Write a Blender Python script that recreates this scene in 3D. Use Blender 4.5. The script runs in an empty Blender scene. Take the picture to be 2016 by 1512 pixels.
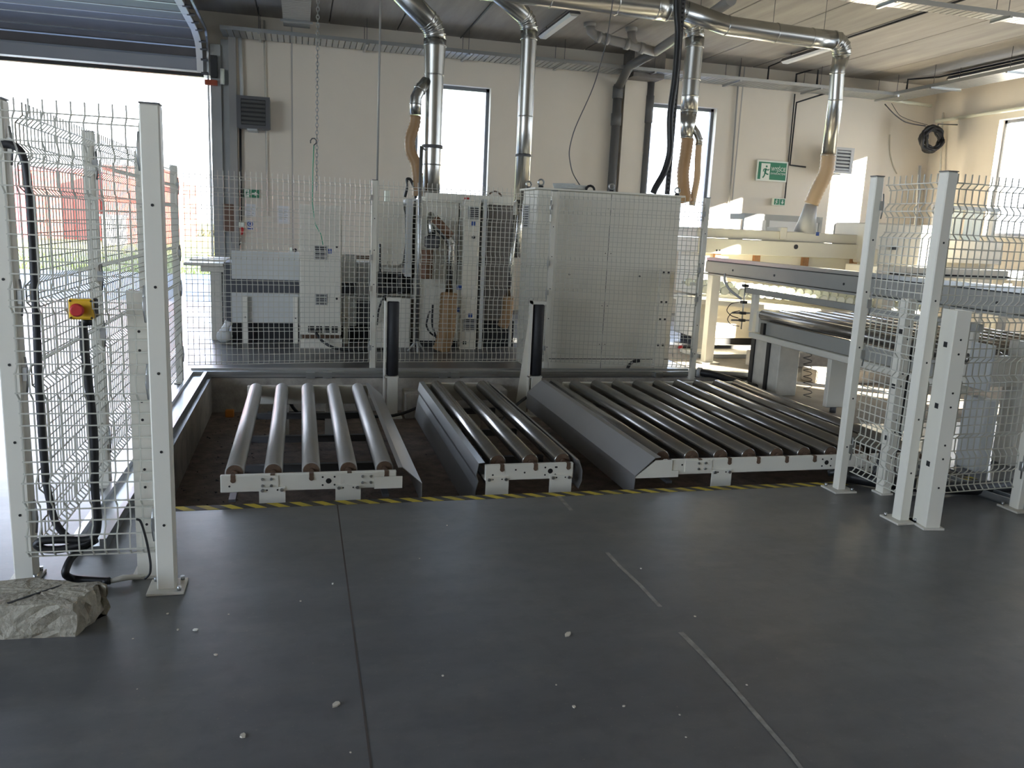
import bpy, math, random
from mathutils import Vector, Matrix
random.seed(7)
SC = bpy.context.scene
COL = SC.collection
# ------------------------------------------------------------------ camera
F_PX, YAW, PITCH, ROLL, CAM_H = 1617.55, math.radians(14.6837), math.radians(10.821), math.radians(-2.6258), 1.6
_f = Vector((math.sin(YAW)*math.cos(PITCH), math.cos(YAW)*math.cos(PITCH), -math.sin(PITCH)))
_r = Vector((math.cos(YAW), -math.sin(YAW), 0))
_d = _f.cross(_r)
_r2 = math.cos(ROLL)*_r + math.sin(ROLL)*_d
_d2 = math.cos(ROLL)*_d - math.sin(ROLL)*_r
CAM = Vector((0, 0, CAM_H))
cd = bpy.data.cameras.new('camera'); cam = bpy.data.objects.new('camera', cd); COL.objects.link(cam)
m = Matrix((( _r2.x, -_d2.x, -_f.x, 0), (_r2.y, -_d2.y, -_f.y, 0), (_r2.z, -_d2.z, -_f.z, CAM_H), (0, 0, 0, 1)))
cam.matrix_world = m
cd.sensor_width = 36; cd.lens = F_PX*36/2016; cd.clip_end = 500; cd.clip_start = .05
SC.camera = cam
# ------------------------------------------------------------------ world, sun, exposure
SUN_DIR = Vector((-1.55, 1.8, -.55)).normalized()
W = bpy.data.worlds.new('sky'); SC.world = W; W.use_nodes = True
nt = W.node_tree
bg = nt.nodes['Background']
# pale clear sky: whitish at the horizon, bluer overhead, the same all round
tcw = nt.nodes.new('ShaderNodeTexCoord'); spw = nt.nodes.new('ShaderNodeSeparateXYZ'); rpw = nt.nodes.new('ShaderNodeValToRGB')
nt.links.new(tcw.outputs['Generated'], spw.inputs[0]); nt.links.new(spw.outputs[2], rpw.inputs[0]); nt.links.new(rpw.outputs[0], bg.inputs[0])
el = rpw.color_ramp.elements
el[0].position = 0.; el[0].color = (.86, .92, 1., 1); el[1].position = .7; el[1].color = (.42, .61, 1., 1)
bg.inputs[1].default_value = 2.1
sd = bpy.data.lights.new('sun', 'SUN'); sd.energy = 21; sd.color = (1, .90, .74); sd.angle = .009
so = bpy.data.objects.new('sun', sd); COL.objects.link(so)
so.rotation_euler = SUN_DIR.to_track_quat('-Z', 'Y').to_euler(); so.location = (40, -40, 20)
vs = SC.view_settings
vs.view_transform = 'Standard'; vs.look = 'None'; vs.gamma = 1; vs.use_curve_mapping = False
vs.exposure = 2.62
cy = SC.cycles
cy.use_denoising = True; cy.max_bounces = 10; cy.diffuse_bounces = 6; cy.glossy_bounces = 4; cy.transparent_max_bounces = 12
cy.caustics_reflective = False; cy.caustics_refractive = False; cy.sample_clamp_indirect = 8

# light portals in the openings guide the daylight sampling
def portal(x, y, z, sx, sy, rot):
    l = bpy.data.lights.new('daylight_portal', 'AREA'); l.shape = 'RECTANGLE'; l.size = sx; l.size_y = sy
    l.cycles.is_portal = True
    o = bpy.data.objects.new('daylight_portal', l); COL.objects.link(o); o.location = (x, y, z); o.rotation_euler = rot
R90 = math.pi/2

# ------------------------------------------------------------------ pixel helpers (photo pixels -> world, on a known plane)
def ray(x, y): return ((x-1008)/F_PX)*_r2 + ((y-756)/F_PX)*_d2 + _f
def PZ(x, y, z=0.):
    d = ray(x, y); return CAM + d*((z-CAM_H)/d.z)
def PY(x, y, Y):
    d = ray(x, y); return CAM + d*(Y/d.y)
def PX(x, y, X):
    d = ray(x, y); return CAM + d*(X/d.x)

# ------------------------------------------------------------------ mesh builder
class MB:
    def __init__(s): s.v = []; s.f = []; s.smooth = []
    def add(s, vs, fs, sm=False):
        b = len(s.v); s.v += [tuple(q) for q in vs]; s.f += [[b+i for i in f] for f in fs]; s.smooth += [sm]*len(fs); return s
    def box(s, x0, x1, y0, y1, z0, z1):
        return s.add([(x0,y0,z0),(x1,y0,z0),(x1,y1,z0),(x0,y1,z0),(x0,y0,z1),(x1,y0,z1),(x1,y1,z1),(x0,y1,z1)],
                     [(3,2,1,0),(4,5,6,7),(0,1,5,4),(1,2,6,5),(2,3,7,6),(3,0,4,7)])
    def bbox(s, x0, x1, y0, y1, z0, z1, b=.006):   # box with chamfered edges
        P = []
        for x, sx in ((x0,1),(x1,-1)):
            for y, sy in ((y0,1),(y1,-1)):
                for z, sz in ((z0,1),(z1,-1)):
                    P += [(x, y+sy*b, z+sz*b), (x+sx*b, y, z+sz*b), (x+sx*b, y+sy*b, z)]
        def I(i,j,k,a): return ((i*2+j)*2+k)*3+a
        fs = []
        for i in (0,1): fs.append([I(i,0,0,0),I(i,0,1,0),I(i,1,1,0),I(i,1,0,0)])
        for j in (0,1): fs.append([I(0,j,0,1),I(1,j,0,1),I(1,j,1,1),I(0,j,1,1)])
        for k in (0,1): fs.append([I(0,0,k,2),I(0,1,k,2),I(1,1,k,2),I(1,0,k,2)])
        for i in (0,1):
            for j in (0,1):
                fs.append([I(i,j,0,0),I(i,j,1,0),I(i,j,1,1),I(i,j,0,1)])
                for k in (0,1): pass
        for i in (0,1):
            for k in (0,1): fs.append([I(i,0,k,0),I(i,1,k,0),I(i,1,k,2),I(i,0,k,2)])
        for j in (0,1):
            for k in (0,1): fs.append([I(0,j,k,1),I(1,j,k,1),I(1,j,k,2),I(0,j,k,2)])
        for i in (0,1):
            for j in (0,1):
                for k in (0,1): fs.append([I(i,j,k,0),I(i,j,k,1),I(i,j,k,2)])
        return s.add(P, fs)
    def tube(s, path, r, n=8, caps=True, smooth=True):
        path = [Vector(p) for p in path]
        rs = r if isinstance(r, (list, tuple)) else [r]*len(path)
        t0 = (path[1]-path[0]).normalized()
        u = t0.orthogonal().normalized()
        if n == 4: # align square tubes
            up = Vector((0,0,1)) if abs(t0.z) < .9 else Vector((1,0,0))
            u = (up - t0*up.dot(t0)).normalized()
        rings = []; prev = t0
        for i, p in enumerate(path):
            if i == 0: t = t0
            elif i == len(path)-1: t = (path[i]-path[i-1]).normalized()
            else:
                a = (path[i]-path[i-1]).normalized(); b_ = (path[i+1]-path[i]).normalized()
                t = (a+b_); t = t.normalized() if t.length > 1e-6 else a
            u = (u - t*u.dot(t))
            u = u.normalized() if u.length > 1e-6 else t.orthogonal().normalized()
            w = t.cross(u)
            rings.append([p + rs[i]*(math.cos(2*math.pi*k/n + (math.pi/4 if n==4 else 0))*u + math.sin(2*math.pi*k/n + (math.pi/4 if n==4 else 0))*w) for k in range(n)])
        vs = [q for rg in rings for q in rg]; fs = []
        for i in range(len(path)-1):
            for k in range(n):
                a = i*n+k; b2 = i*n+(k+1)%n
                fs.append((a, b2, b2+n, a+n))
        s.add(vs, fs, smooth and n > 4)
        if caps:
            e = (len(path)-1)*n
            b = len(s.v)-len(vs)
            s.f += [[b+k for k in reversed(range(n))], [b+e+k for k in range(n)]]; s.smooth += [False, False]
        return s
    def cyl(s, a, b, r, n=16, smooth=True): return s.tube([a, b], r, n, True, smooth)
    def prism(s, pts, a, b, axis):     # polygon pts (2D) extruded from a to b along axis: 'x': pts=(y,z), 'y': pts=(x,z), 'z': pts=(x,y)
        def mk(p, t): return (t,p[0],p[1]) if axis=='x' else (p[0],t,p[1]) if axis=='y' else (p[0],p[1],t)
        n = len(pts)
        vs = [mk(p,a) for p in pts]+[mk(p,b) for p in pts]
        return s.add(vs, [list(range(n)), list(range(2*n-1, n-1, -1))]+[(i,(i+1)%n,n+(i+1)%n,n+i) for i in range(n)])
    def sheet(s, pts, a, b, axis, t=.003):   # open polyline profile with thickness, extruded
        out = []
        for i, p in enumerate(pts):
            p = Vector(p)
            d = (Vector(pts[min(i+1,len(pts)-1)])-Vector(pts[max(i-1,0)])).normalized()
            out.append(p+Vector((-d.y, d.x))*t)
        return s.prism([tuple(p) for p in pts]+[tuple(p) for p in reversed(out)], a, b, axis)
    def quad(s, a, b, c, d): return s.add([a,b,c,d], [(0,1,2,3)])
    def sphere(s, c, r, n=10, mrings=6, sc=(1,1,1)):
        c = Vector(c); vs = [c+Vector((0,0,r*sc[2]))]
        for i in range(1, mrings):
            th = math.pi*i/mrings
            for k in range(n):
                ph = 2*math.pi*k/n
                vs.append(c+Vector((r*sc[0]*math.sin(th)*math.cos(ph), r*sc[1]*math.sin(th)*math.sin(ph), r*sc[2]*math.cos(th))))
        vs.append(c-Vector((0,0,r*sc[2])))
        fs = [(0,1+k,1+(k+1)%n) for k in range(n)]
        for i in range(mrings-2):
            for k in range(n):
                a = 1+i*n+k; b = 1+i*n+(k+1)%n; fs.append((a,a+n,b+n,b))
        e = len(vs)-1; o = 1+(mrings-2)*n
        fs += [(e,o+(k+1)%n,o+k) for k in range(n)]
        return s.add(vs, fs, True)
    def mesh(s, name, mat, org=(0,0,0)):
        me = bpy.data.meshes.new(name)
        ox, oy, oz = org
        me.from_pydata([(x-ox,y-oy,z-oz) for x,y,z in s.v], [], s.f)
        me.polygons.foreach_set('use_smooth', s.smooth)
        me.materials.append(mat); me.validate(); me.update()
        import bmesh
        bm = bmesh.new(); bm.from_mesh(me); bmesh.ops.recalc_face_normals(bm, faces=bm.faces); bm.to_mesh(me); bm.free()
        return me

LOC = {}
def thing(name, label, cat, loc=(0,0,0), group=None, kind=None):
    o = bpy.data.objects.new(name, None); COL.objects.link(o); o.location = loc; LOC[o.name] = Vector(loc)
    o.empty_display_size = .1
    if label: o['label'] = label
    if cat: o['category'] = cat
    if group: o['group'] = group
    if kind: o['kind'] = kind
    return o
def base_of(s):
    xs = [q[0] for q in s.v]; ys = [q[1] for q in s.v]; zs = [q[2] for q in s.v]
    return Vector(((min(xs)+max(xs))/2, (min(ys)+max(ys))/2, min(zs)))
def part(parent, name, mb, mat, label=None, kind=None):
    org = base_of(mb)
    o = bpy.data.objects.new(name, mb.mesh(name, mat, org)); COL.objects.link(o)
    LOC[o.name] = org
    o.parent = parent; o.location = org - (LOC[parent.name] if parent else Vector())
    if label: o['label'] = label
    if kind: o['kind'] = kind
    return o
def single(name, mb, mat, label, cat, group=None, kind=None):
    o = part(None, name, mb, mat)
    if label: o['label'] = label
    if cat: o['category'] = cat
    if group: o['group'] = group
    if kind: o['kind'] = kind
    return o
def struct(name, mb, mat, parent=None):
    o = part(parent, name, mb, mat)
    if parent is None: o['kind'] = 'structure'
    return o
def copy_part(src, parent, delta):
    o = src.copy(); COL.objects.link(o); o.parent = parent; o.location = src.location + Vector(delta)
    LOC[o.name] = LOC[src.name]+Vector(delta); return o

# ------------------------------------------------------------------ materials
def mat(name, col, rough=.5, metal=0., noise=0., nscale=6., bump=0., bscale=60., col2=None, spec=.5, stretch=None, rvar=0.):
    M = bpy.data.materials.new(name); M.use_nodes = True; t = M.node_tree; p = t.nodes['Principled BSDF']
    p.inputs['Base Color'].default_value = (*col, 1); p.inputs['Roughness'].default_value = rough
    p.inputs['Metallic'].default_value = metal; p.inputs['Specular IOR Level'].default_value = spec
    if noise or bump or rvar:
        tc = t.nodes.new('ShaderNodeTexCoord'); src = tc.outputs['Object']
        g = t.nodes.new('ShaderNodeNewGeometry'); src = g.outputs['Position']
        if stretch:
            mp = t.nodes.new('ShaderNodeMapping'); mp.inputs['Scale'].default_value = stretch
            t.links.new(src, mp.inputs[0]); src = mp.outputs[0]
    if noise or rvar:
        n = t.nodes.new('ShaderNodeTexNoise'); n.inputs['Scale'].default_value = nscale; n.inputs['Detail'].default_value = 6; n.inputs['Roughness'].default_value = .65
        t.links.new(src, n.inputs['Vector'])
        r = t.nodes.new('ShaderNodeMapRange'); r.inputs[1].default_value = .3; r.inputs[2].default_value = .7
        t.links.new(n.outputs[0], r.inputs[0])
        if noise:
            mx = t.nodes.new('ShaderNodeMix'); mx.data_type = 'RGBA'
            c2 = col2 or tuple(c*(1-noise) for c in col)
            mx.inputs[6].default_value = (*col, 1); mx.inputs[7].default_value = (*c2, 1)
            t.links.new(r.outputs[0], mx.inputs[0]); t.links.new(mx.outputs[2], p.inputs['Base Color'])
        if rvar:
            r2 = t.nodes.new('ShaderNodeMapRange'); r2.inputs[3].default_value = rough-rvar; r2.inputs[4].default_value = rough+rvar
            t.links.new(r.outputs[0], r2.inputs[0]); t.links.new(r2.outputs[0], p.inputs['Roughness'])
    if bump:
        n = t.nodes.new('ShaderNodeTexNoise'); n.inputs['Scale'].default_value = bscale; n.inputs['Detail'].default_value = 4
        t.links.new(src, n.inputs['Vector'])
        b = t.nodes.new('ShaderNodeBump'); b.inputs['Strength'].default_value = bump; b.inputs['Distance'].default_value = .02
        t.links.new(n.outputs[0], b.inputs['Height']); t.links.new(b.outputs[0], p.inputs['Normal'])
    return M
M_WALL = mat('wall_paint', (.80,.73,.62), .7, noise=.06, nscale=.8)
M_CEIL = mat('ceiling_concrete', (.40,.37,.325), .85, noise=.35, nscale=1.2, stretch=(2.2,.25,1))  # stretched noise streaks paint in the shading of the slab ribs
M_TRIM = mat('dark_trim', (.09,.10,.12), .5)
M_REVEAL = mat('reveal_white', (.85,.85,.85), .6)
M_PIT = mat('pit_concrete', (.52,.48,.42), .9, noise=.45, nscale=5, bump=.5, bscale=25)
M_PITF = mat('pit_floor_dirt', (.27,.205,.165), .95, noise=.55, nscale=9, bump=.6, bscale=30)
M_DUSTF = mat('dusty_floor', (.36,.31,.245), .85, noise=.3, nscale=4)
M_CREAM = mat('cream_powder_coat', (.77,.745,.655), .42, noise=.05, nscale=3)
M_CREAMD = mat('cream_worn_paint', (.68,.65,.57), .45, noise=.18, nscale=8)
M_WIRE = mat('cream_wire', (.54,.53,.46), .4)
M_BEIGE = mat('beige_machine_paint', (.74,.70,.60), .5, noise=.05, nscale=2)
M_GREYP = mat('grey_machine_paint', (.42,.43,.42), .5, noise=.1, nscale=3)
M_LGREY = mat('light_grey_panel', (.60,.62,.61), .45, noise=.12, nscale=5)
M_BEAM = mat('grey_beam_paint', (.36,.36,.33), .45, noise=.08, nscale=3)
M_GALV = mat('galvanised_steel', (.52,.54,.55), .34, 1., noise=.06, nscale=3)
M_DUCT = mat('spiral_duct_zinc', (.50,.50,.48), .27, 1., noise=.06, nscale=2)
M_ROLLG = mat('grey_roller_zinc', (.40,.39,.365), .45, .35, noise=.08, nscale=4)
M_ROLLB = mat('polished_dark_roller', (.36,.35,.34), .24, .9, noise=.08, nscale=4, col2=(.30,.27,.23))
M_COVER = mat('sheet_cover_zinc', (.36,.35,.335), .42, .6, noise=.06, nscale=3)
M_RUST = mat('rusty_bearing', (.15,.09,.055), .8, noise=.4, nscale=40)
M_BLACK = mat('black_plastic', (.012,.012,.013), .45)
M_RUBBER = mat('black_rubber', (.028,.028,.032), .55, noise=.3, nscale=20)
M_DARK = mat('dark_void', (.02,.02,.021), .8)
M_DGREY = mat('dark_grey_plastic', (.10,.10,.105), .5)
M_PVC = mat('grey_pvc', (.13,.13,.125), .45)
M_PVCL = mat('light_grey_pvc', (.33,.32,.30), .45)
M_HOSE = mat('tan_suction_hose', (.38,.23,.11), .5, noise=.2, nscale=4)
M_HOSEL = mat('pale_suction_hose', (.52,.37,.22), .5)
M_HOSED = mat('brown_suction_hose', (.20,.10,.055), .5)
M_YEL = mat('yellow_box', (.75,.45,.02), .4)
M_RED = mat('red_button', (.55,.03,.03), .35)
M_ORANGE = mat('orange_plastic', (.62,.22,.03), .6)
M_BLUE = mat('blue_sticker', (.03,.08,.30), .5)
M_GREEN = mat('sign_green', (.015,.19,.09), .5)
M_SIGNW = mat('sign_white', (.82,.85,.74), .5)
M_PAPER = mat('paper', (.78,.79,.8), .7)
M_GCORD = mat('green_cord', (.05,.35,.2), .6)
M_BLOCK = mat('broken_concrete', (.42,.39,.31), .95, noise=.55, nscale=9, bump=.6, bscale=45, col2=(.27,.24,.19))
M_REDB = mat('red_corrugated_cladding', (.55,.10,.07), .6, noise=.1, nscale=1)
M_MAROON = mat('maroon_shade_and_roof_edge', (.26,.06,.08), .6)  # maroon paints shade on the added warehouse; also colours the roof edge
M_GRASS = mat('grass', (.16,.22,.05), .95, noise=.5, nscale=3, col2=(.30,.27,.07))
M_PAVE = mat('yard_paving', (.20,.205,.215), .8, noise=.12, nscale=2)
M_HEDGE = mat('dry_scrub', (.14,.12,.05), .95, noise=.5, nscale=8)
M_LAMPW = mat('lamp_diffuser', (.8,.8,.78), .4)
M_GREYBOX = mat('transformer_white', (.75,.75,.75), .6)
M_WOOD = mat('timber', (.40,.20,.09), .7, noise=.4, nscale=10)
M_HEATL = mat('light_grey_heater', (.48,.48,.47), .5)
M_WALLD = mat('bare_concrete', (.24,.22,.20), .9, noise=.3, nscale=6)
M_CHIP = mat('pale_chip', (.6,.55,.45), .9)
M_DOORP = mat('shaded_door_panel', (.13,.12,.12), .5, noise=.2, nscale=3)  # panel colour darkened to stand for the shade under the ceiling
M_DOORB = mat('door_bottom_panel', (.30,.32,.36), .45)
M_MACHD = mat('dark_machine_panel', (.07,.075,.085), .55)

# floor: polished dark concrete with stains, light scuffs
def floor_mat():
    M = mat('polished_concrete', (.088,.088,.09), .30, noise=0, rvar=.0)
    t = M.node_tree; p = t.nodes['Principled BSDF']
    g = t.nodes.new('ShaderNodeNewGeometry')
    def noise(sc, det, stretch=None):
        src = g.outputs['Position']
        if stretch:
            mp = t.nodes.new('ShaderNodeMapping'); mp.inputs['Scale'].default_value = stretch; t.links.new(src, mp.inputs[0]); src = mp.outputs[0]
        n = t.nodes.new('ShaderNodeTexNoise'); n.inputs['Scale'].default_value = sc; n.inputs['Detail'].default_value = det; n.inputs['Roughness'].default_value = .62
        t.links.new(src, n.inputs['Vector']); return n.outputs[0]
    def rng(o, a, b, c, d):
        r = t.nodes.new('ShaderNodeMapRange'); r.inputs[1].default_value = a; r.inputs[2].default_value = b; r.inputs[3].default_value = c; r.inputs[4].default_value = d
        t.links.new(o, r.inputs[0]); return r.outputs[0]
    def mix(f, a, b):
        mx = t.nodes.new('ShaderNodeMix'); mx.data_type = 'RGBA'; t.links.new(f, mx.inputs[0])
        for i, c in ((6, a), (7, b)):
            if isinstance(c, tuple): mx.inputs[i].default_value = (*c, 1)
            else: t.links.new(c, mx.inputs[i])
        return mx.outputs[2]
    c = mix(rng(noise(.9, 5), .25, .78, 0, 1), (.145,.143,.14), (.098,.10,.105))
    c = mix(rng(noise(3.5, 8), .52, .80, 0, .45), c, (.20,.18,.155))
    c = mix(rng(noise(1.6, 4, (1, 3, 1)), .40, 1.0, 0, .7), c, (.05,.051,.055))
    c = mix(rng(noise(11, 8), .48, .80, 0, .6), c, (.075,.075,.078))
    c = mix(rng(noise(5, 8, (.35, 1, 1)), .58, .78, 0, .35), c, (.22,.205,.18))
    c = mix(rng(noise(60, 2), .66, .72, 0, .45), c, (.20,.18,.15))
    t.links.new(c, p.inputs['Base Color'])
    t.links.new(rng(noise(1.3, 3), .2, .8, .26, .40), p.inputs['Roughness'])
    b = t.nodes.new('ShaderNodeBump'); b.inputs['Strength'].default_value = .06; b.inputs['Distance'].default_value = .01
    t.links.new(noise(7, 5), b.inputs['Height']); t.links.new(b.outputs[0], p.inputs['Normal'])
    return M
M_FLOOR = floor_mat()
def glass_mat():
    M = bpy.data.materials.new('window_glass'); M.use_nodes = True; t = M.node_tree
    t.nodes.remove(t.nodes['Principled BSDF'])
    a = t.nodes.new('ShaderNodeBsdfTransparent'); b = t.nodes.new('ShaderNodeBsdfGlossy'); b.inputs['Roughness'].default_value = .02
    a.inputs[0].default_value = (.95,.97,.98,1)
    mx = t.nodes.new('ShaderNodeMixShader'); mx.inputs[0].default_value = .06
    t.links.new(a.outputs[0], mx.inputs[1]); t.links.new(b.outputs[0], mx.inputs[2]); t.links.new(mx.outputs[0], t.nodes['Material Output'].inputs[0])
    return M
M_GLASS = glass_mat()
def hazard_mat():
    M = bpy.data.materials.new('hazard_tape'); M.use_nodes = True; t = M.node_tree; p = t.nodes['Principled BSDF']; p.inputs['Roughness'].default_value = .7
    g = t.nodes.new('ShaderNodeNewGeometry'); sp = t.nodes.new('ShaderNodeSeparateXYZ'); t.links.new(g.outputs['Position'], sp.inputs[0])
    def ma(op, a, b):
        n = t.nodes.new('ShaderNodeMath'); n.operation = op
        for i, q in enumerate((a, b)):
            if isinstance(q, (int, float)): n.inputs[i].default_value = q
            else: t.links.new(q, n.inputs[i])
        return n.outputs[0]
    s = ma('ADD', sp.outputs[0], ma('MULTIPLY', sp.outputs[1], 1.0))
    st = ma('GREATER_THAN', ma('FRACT', ma('DIVIDE', s, .125), 0), .5)
    n = t.nodes.new('ShaderNodeTexNoise'); n.inputs['Scale'].default_value = 5; n.inputs['Detail'].default_value = 5
    t.links.new(g.outputs['Position'], n.inputs['Vector'])
    r = t.nodes.new('ShaderNodeMapRange'); r.inputs[1].default_value = .48; r.inputs[2].default_value = .75; t.links.new(n.outputs[0], r.inputs[0])
    m1 = t.nodes.new('ShaderNodeMix'); m1.data_type = 'RGBA'; m1.inputs[6].default_value = (.05,.045,.04,1); m1.inputs[7].default_value = (.62,.48,.05,1); t.links.new(st, m1.inputs[0])
    m2 = t.nodes.new('ShaderNodeMix'); m2.data_type = 'RGBA'; m2.inputs[7].default_value = (.14,.12,.08,1); t.links.new(m1.outputs[2], m2.inputs[6]); t.links.new(r.outputs[0], m2.inputs[0])
    t.links.new(m2.outputs[2], p.inputs['Base Color']); return M
M_HAZ = hazard_mat()

# ================================================================== STRUCTURE
WY, WX, CZ = 15.6, 13.15, 4.95          # back wall face, right wall face, ceiling
LX, FY = -9., -9.
PX0, PX1, PY0, PY1, PZB = -.86, 4.62, 4.63, 8.5, -.36
DX1, DX0, DZ = -1.47, -6.4, 3.9         # door opening
# floor around the pit: four slabs of one floor
b = MB()
def flat(x0, x1, y0, y1): b.box(x0, x1, y0, y1, -.01, 0)
flat(LX, PX0, FY, WY+.35); flat(PX0, PX1, FY, PY0); flat(PX0, PX1, PY1, WY+.35); flat(PX1, WX, FY, WY+.35)
floor = struct('floor', b, M_FLOOR)
b = MB().box(.196, .203, -3, PY0, -.003, .0008)
struct('floor_joint', b, mat('joint_dirt', (.07,.055,.045), .9), floor)
b = MB()   # scuffed pale line of an old floor marking
p0, p1, p2, p3 = PZ(1195,1088), PZ(1300,1195), PZ(1340,1245), PZ(1440,1350)
def strip(q, w0, w1, z=.0012):
    for i in range(len(q)-1):
        d = (q[i+1]-q[i]).normalized(); nrm = Vector((-d.y, d.x, 0))
        a = w0+(w1-w0)*i/max(1,len(q)-2)
        b.quad(*[Vector((v.x,v.y,z)) for v in (q[i]-nrm*a, q[i+1]-nrm*a, q[i+1]+nrm*a, q[i]+nrm*a)])
strip([p0, PZ(1222,1117), PZ(1258,1150), p1], .010, .010); strip([p2, PZ(1385,1290), p3, PZ(1500,1420), PZ(1560,1490), PZ(1590,1530)], .012, .008)
strip([PZ(1098,975), PZ(1125,1005)], .012, .012)
struct('worn_floor_line', b, mat('worn_line', (.36,.335,.295), .8, noise=.45, nscale=18), floor)
b = MB(); b.box(PX0, PX1, PY0-.07, PY0+.002, -.0125, .0015)
struct('hazard_edge_strip', b, M_HAZ, floor)
# pit
b = MB(); b.box(PX0-.15, PX1+.15, PY0-.15, PY1+.15, PZB-.1, PZB); pitf = struct('pit_floor', b, M_PITF)
b = MB()
b.box(PX0-.15, PX0, PY0-.15, PY1+.15, PZB, -.0105); b.box(PX1, PX1+.15, PY0-.15, PY1+.15, PZB, -.0105)
b.box(PX0, PX1, PY1, PY1+.15, PZB, -.0105); b.box(PX0, PX1, PY0-.15, PY0, PZB, -.013)
struct('pit_walls', b, M_PIT)
# dusty concrete strip right of the pit (raised plinths)
b = MB(); b.box(4.62, WX, 6.2, 11.0, .0, .004); struct('dusty_floor_area', b, M_DUSTF, floor)

def wall_holes(axis, pos, th, u0, u1, v0, v1, holes, name, mt):
    b = MB()
    us = sorted({u0, u1, *[h[0] for h in holes], *[h[1] for h in holes]}); vs_ = sorted({v0, v1, *[h[2] for h in holes], *[h[3] for h in holes]})
    for i in range(len(us)-1):
        for j in range(len(vs_)-1):
            cu, cv = (us[i]+us[i+1])/2, (vs_[j]+vs_[j+1])/2
            if any(h[0] < cu < h[1] and h[2] < cv < h[3] for h in holes): continue
            if axis == 'y': b.box(us[i], us[i+1], pos, pos+th, vs_[j], vs_[j+1])
            else: b.box(pos, pos+th, us[i], us[i+1], vs_[j], vs_[j+1])
    return struct(name, b, mt)
W1 = (2.05, 3.43, 1.35, 4.1); W2 = (6.62, 8.05, 1.35, 4.1)
wb = wall_holes('y', WY, .35, LX, WX+.35, 0, CZ+.3, [(DX0, DX1, 0, DZ), W1, W2], 'wall_back', M_WALL)
RW = [(12.5+dy, 13.82+dy, 1.85, 4.06) for dy in (0, -3.3, -7.1, -10.92, -14.0)]
wr = wall_holes('x', WX, .35, FY, WY+.35, 0, CZ+.3, RW, 'wall_right', M_WALL)
LW_ADDED = [(-8.5, -4.5, .9, 4.4), (-3.8, .2, .9, 4.4), (.9, 3.9, .9, 4.4)]  # windows added in the unseen left wall to light the foreground
wall_holes('x', LX-.3, .3, FY, WY+.35, 0, CZ+.3, LW_ADDED, 'wall_left', M_WALL)
wall_holes('y', FY-.3, .3, LX-.3, WX+.35, 0, CZ+.3, [], 'wall_front', M_WALL)
b = MB().box(LX-.3, WX+.4, FY-.3, WY+.35, CZ+.02, CZ+.3)
ceil = struct('ceiling', b, M_CEIL)
SL = 1.175; x0 = 7.55 - 15*SL
first = None
for i in range(22):
    xa = x0+i*SL
    if xa+SL < LX or xa > WX: continue
    bb = MB().bbox(xa+.008, xa+SL-.008, FY, WY, CZ-.02, CZ+.02, .01)
    if first is None: first = part(ceil, 'ceiling_slab', bb, M_CEIL); fx = xa
    else: copy_part(first, ceil, (xa-fx, 0, 0))
portal((DX0+DX1)/2, WY+.2, DZ/2, DX1-DX0, DZ, (-R90, 0, 0))
def window(name, axis, u0, u1, v0, v1, pos):
    fr = MB(); t = .06
    for a0, a1, c0, c1 in ((u0,u1,v0,v0+t),(u0,u1,v1-t,v1),(u0,u0+t,v0,v1),(u1-t,u1,v0,v1)):
        fr.box(a0,a1,pos+.14,pos+.20,c0,c1) if axis=='y' else fr.box(pos+.14,pos+.20,a0,a1,c0,c1)
    o = struct(name, fr, M_PVCFR)
    g_ = MB(); g_.box(u0+t,u1-t,pos+.165,pos+.175,v0+t,v1-t) if axis=='y' else g_.box(pos+.165,pos+.175,u0+t,u1-t,v0+t,v1-t)
    part(o, 'glass_pane', g_, M_GLASS)
    s_ = MB()
    if axis=='y': s_.box(u0-.02,u1+.02,pos-.03,pos+.14,v0-.03,v0+.002)
    else: s_.box(pos-.03,pos+.14,u0-.02,u1+.02,v0-.03,v0+.002)
    part(o, 'window_sill', s_, M_REVEAL)
    if axis=='y': portal((u0+u1)/2, pos+.19, (v0+v1)/2, u1-u0, v1-v0, (-R90,0,0))
    else: portal(pos+.19 if pos > 0 else pos+.1, (u0+u1)/2, (v0+v1)/2, v1-v0, u1-u0, (0,R90 if pos > 0 else -R90,0))
M_PVCFR = mat('window_frame_grey', (.16,.17,.19), .45)
window('window_1', 'y', *W1, WY); window('window_2', 'y', *W2, WY)
for i, h in enumerate(RW): window('window_%d' % (3+i), 'x', *h, WX)
for i, h in enumerate(LW_ADDED): window('window_%d' % (8+i), 'x', *h, LX-.3)  # added windows, out of view, for fill daylight
# door jamb trim and lintel edge
b = MB(); b.box(DX1, DX1+.17, WY-.10, WY, 0, 4.4); b.box(DX1+.17, DX1+.30, WY-.03, WY, 0, 4.5)
struct('trim_1', b, M_GREYP)
b = MB(); b.box(DX1+.30, DX1+.42, WY-.14, WY, 0, 4.65); struct('trim_2', b, M_PVCL)
# wall panel joints
b = MB()
for x in (PY(575,200,WY).x, PY(1455,250,WY).x): b.box(x-.012, x+.012, WY-.006, WY+.01, 0, CZ-.02)
struct('trim_3', b, mat('joint_grey', (.45,.43,.40), .8))  # joint strips in a greyer tone than the wall paint
# pilaster and corbel between the drain pipes
b = MB().box(6.02, 6.47, WY-.12, WY, 0, CZ-.02); struct('trim_4', b, M_WALL)
b = MB().box(6.0, 6.62, WY-.55, WY, 4.45, CZ-.02); struct('trim_5', b, M_WALLD)

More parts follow.
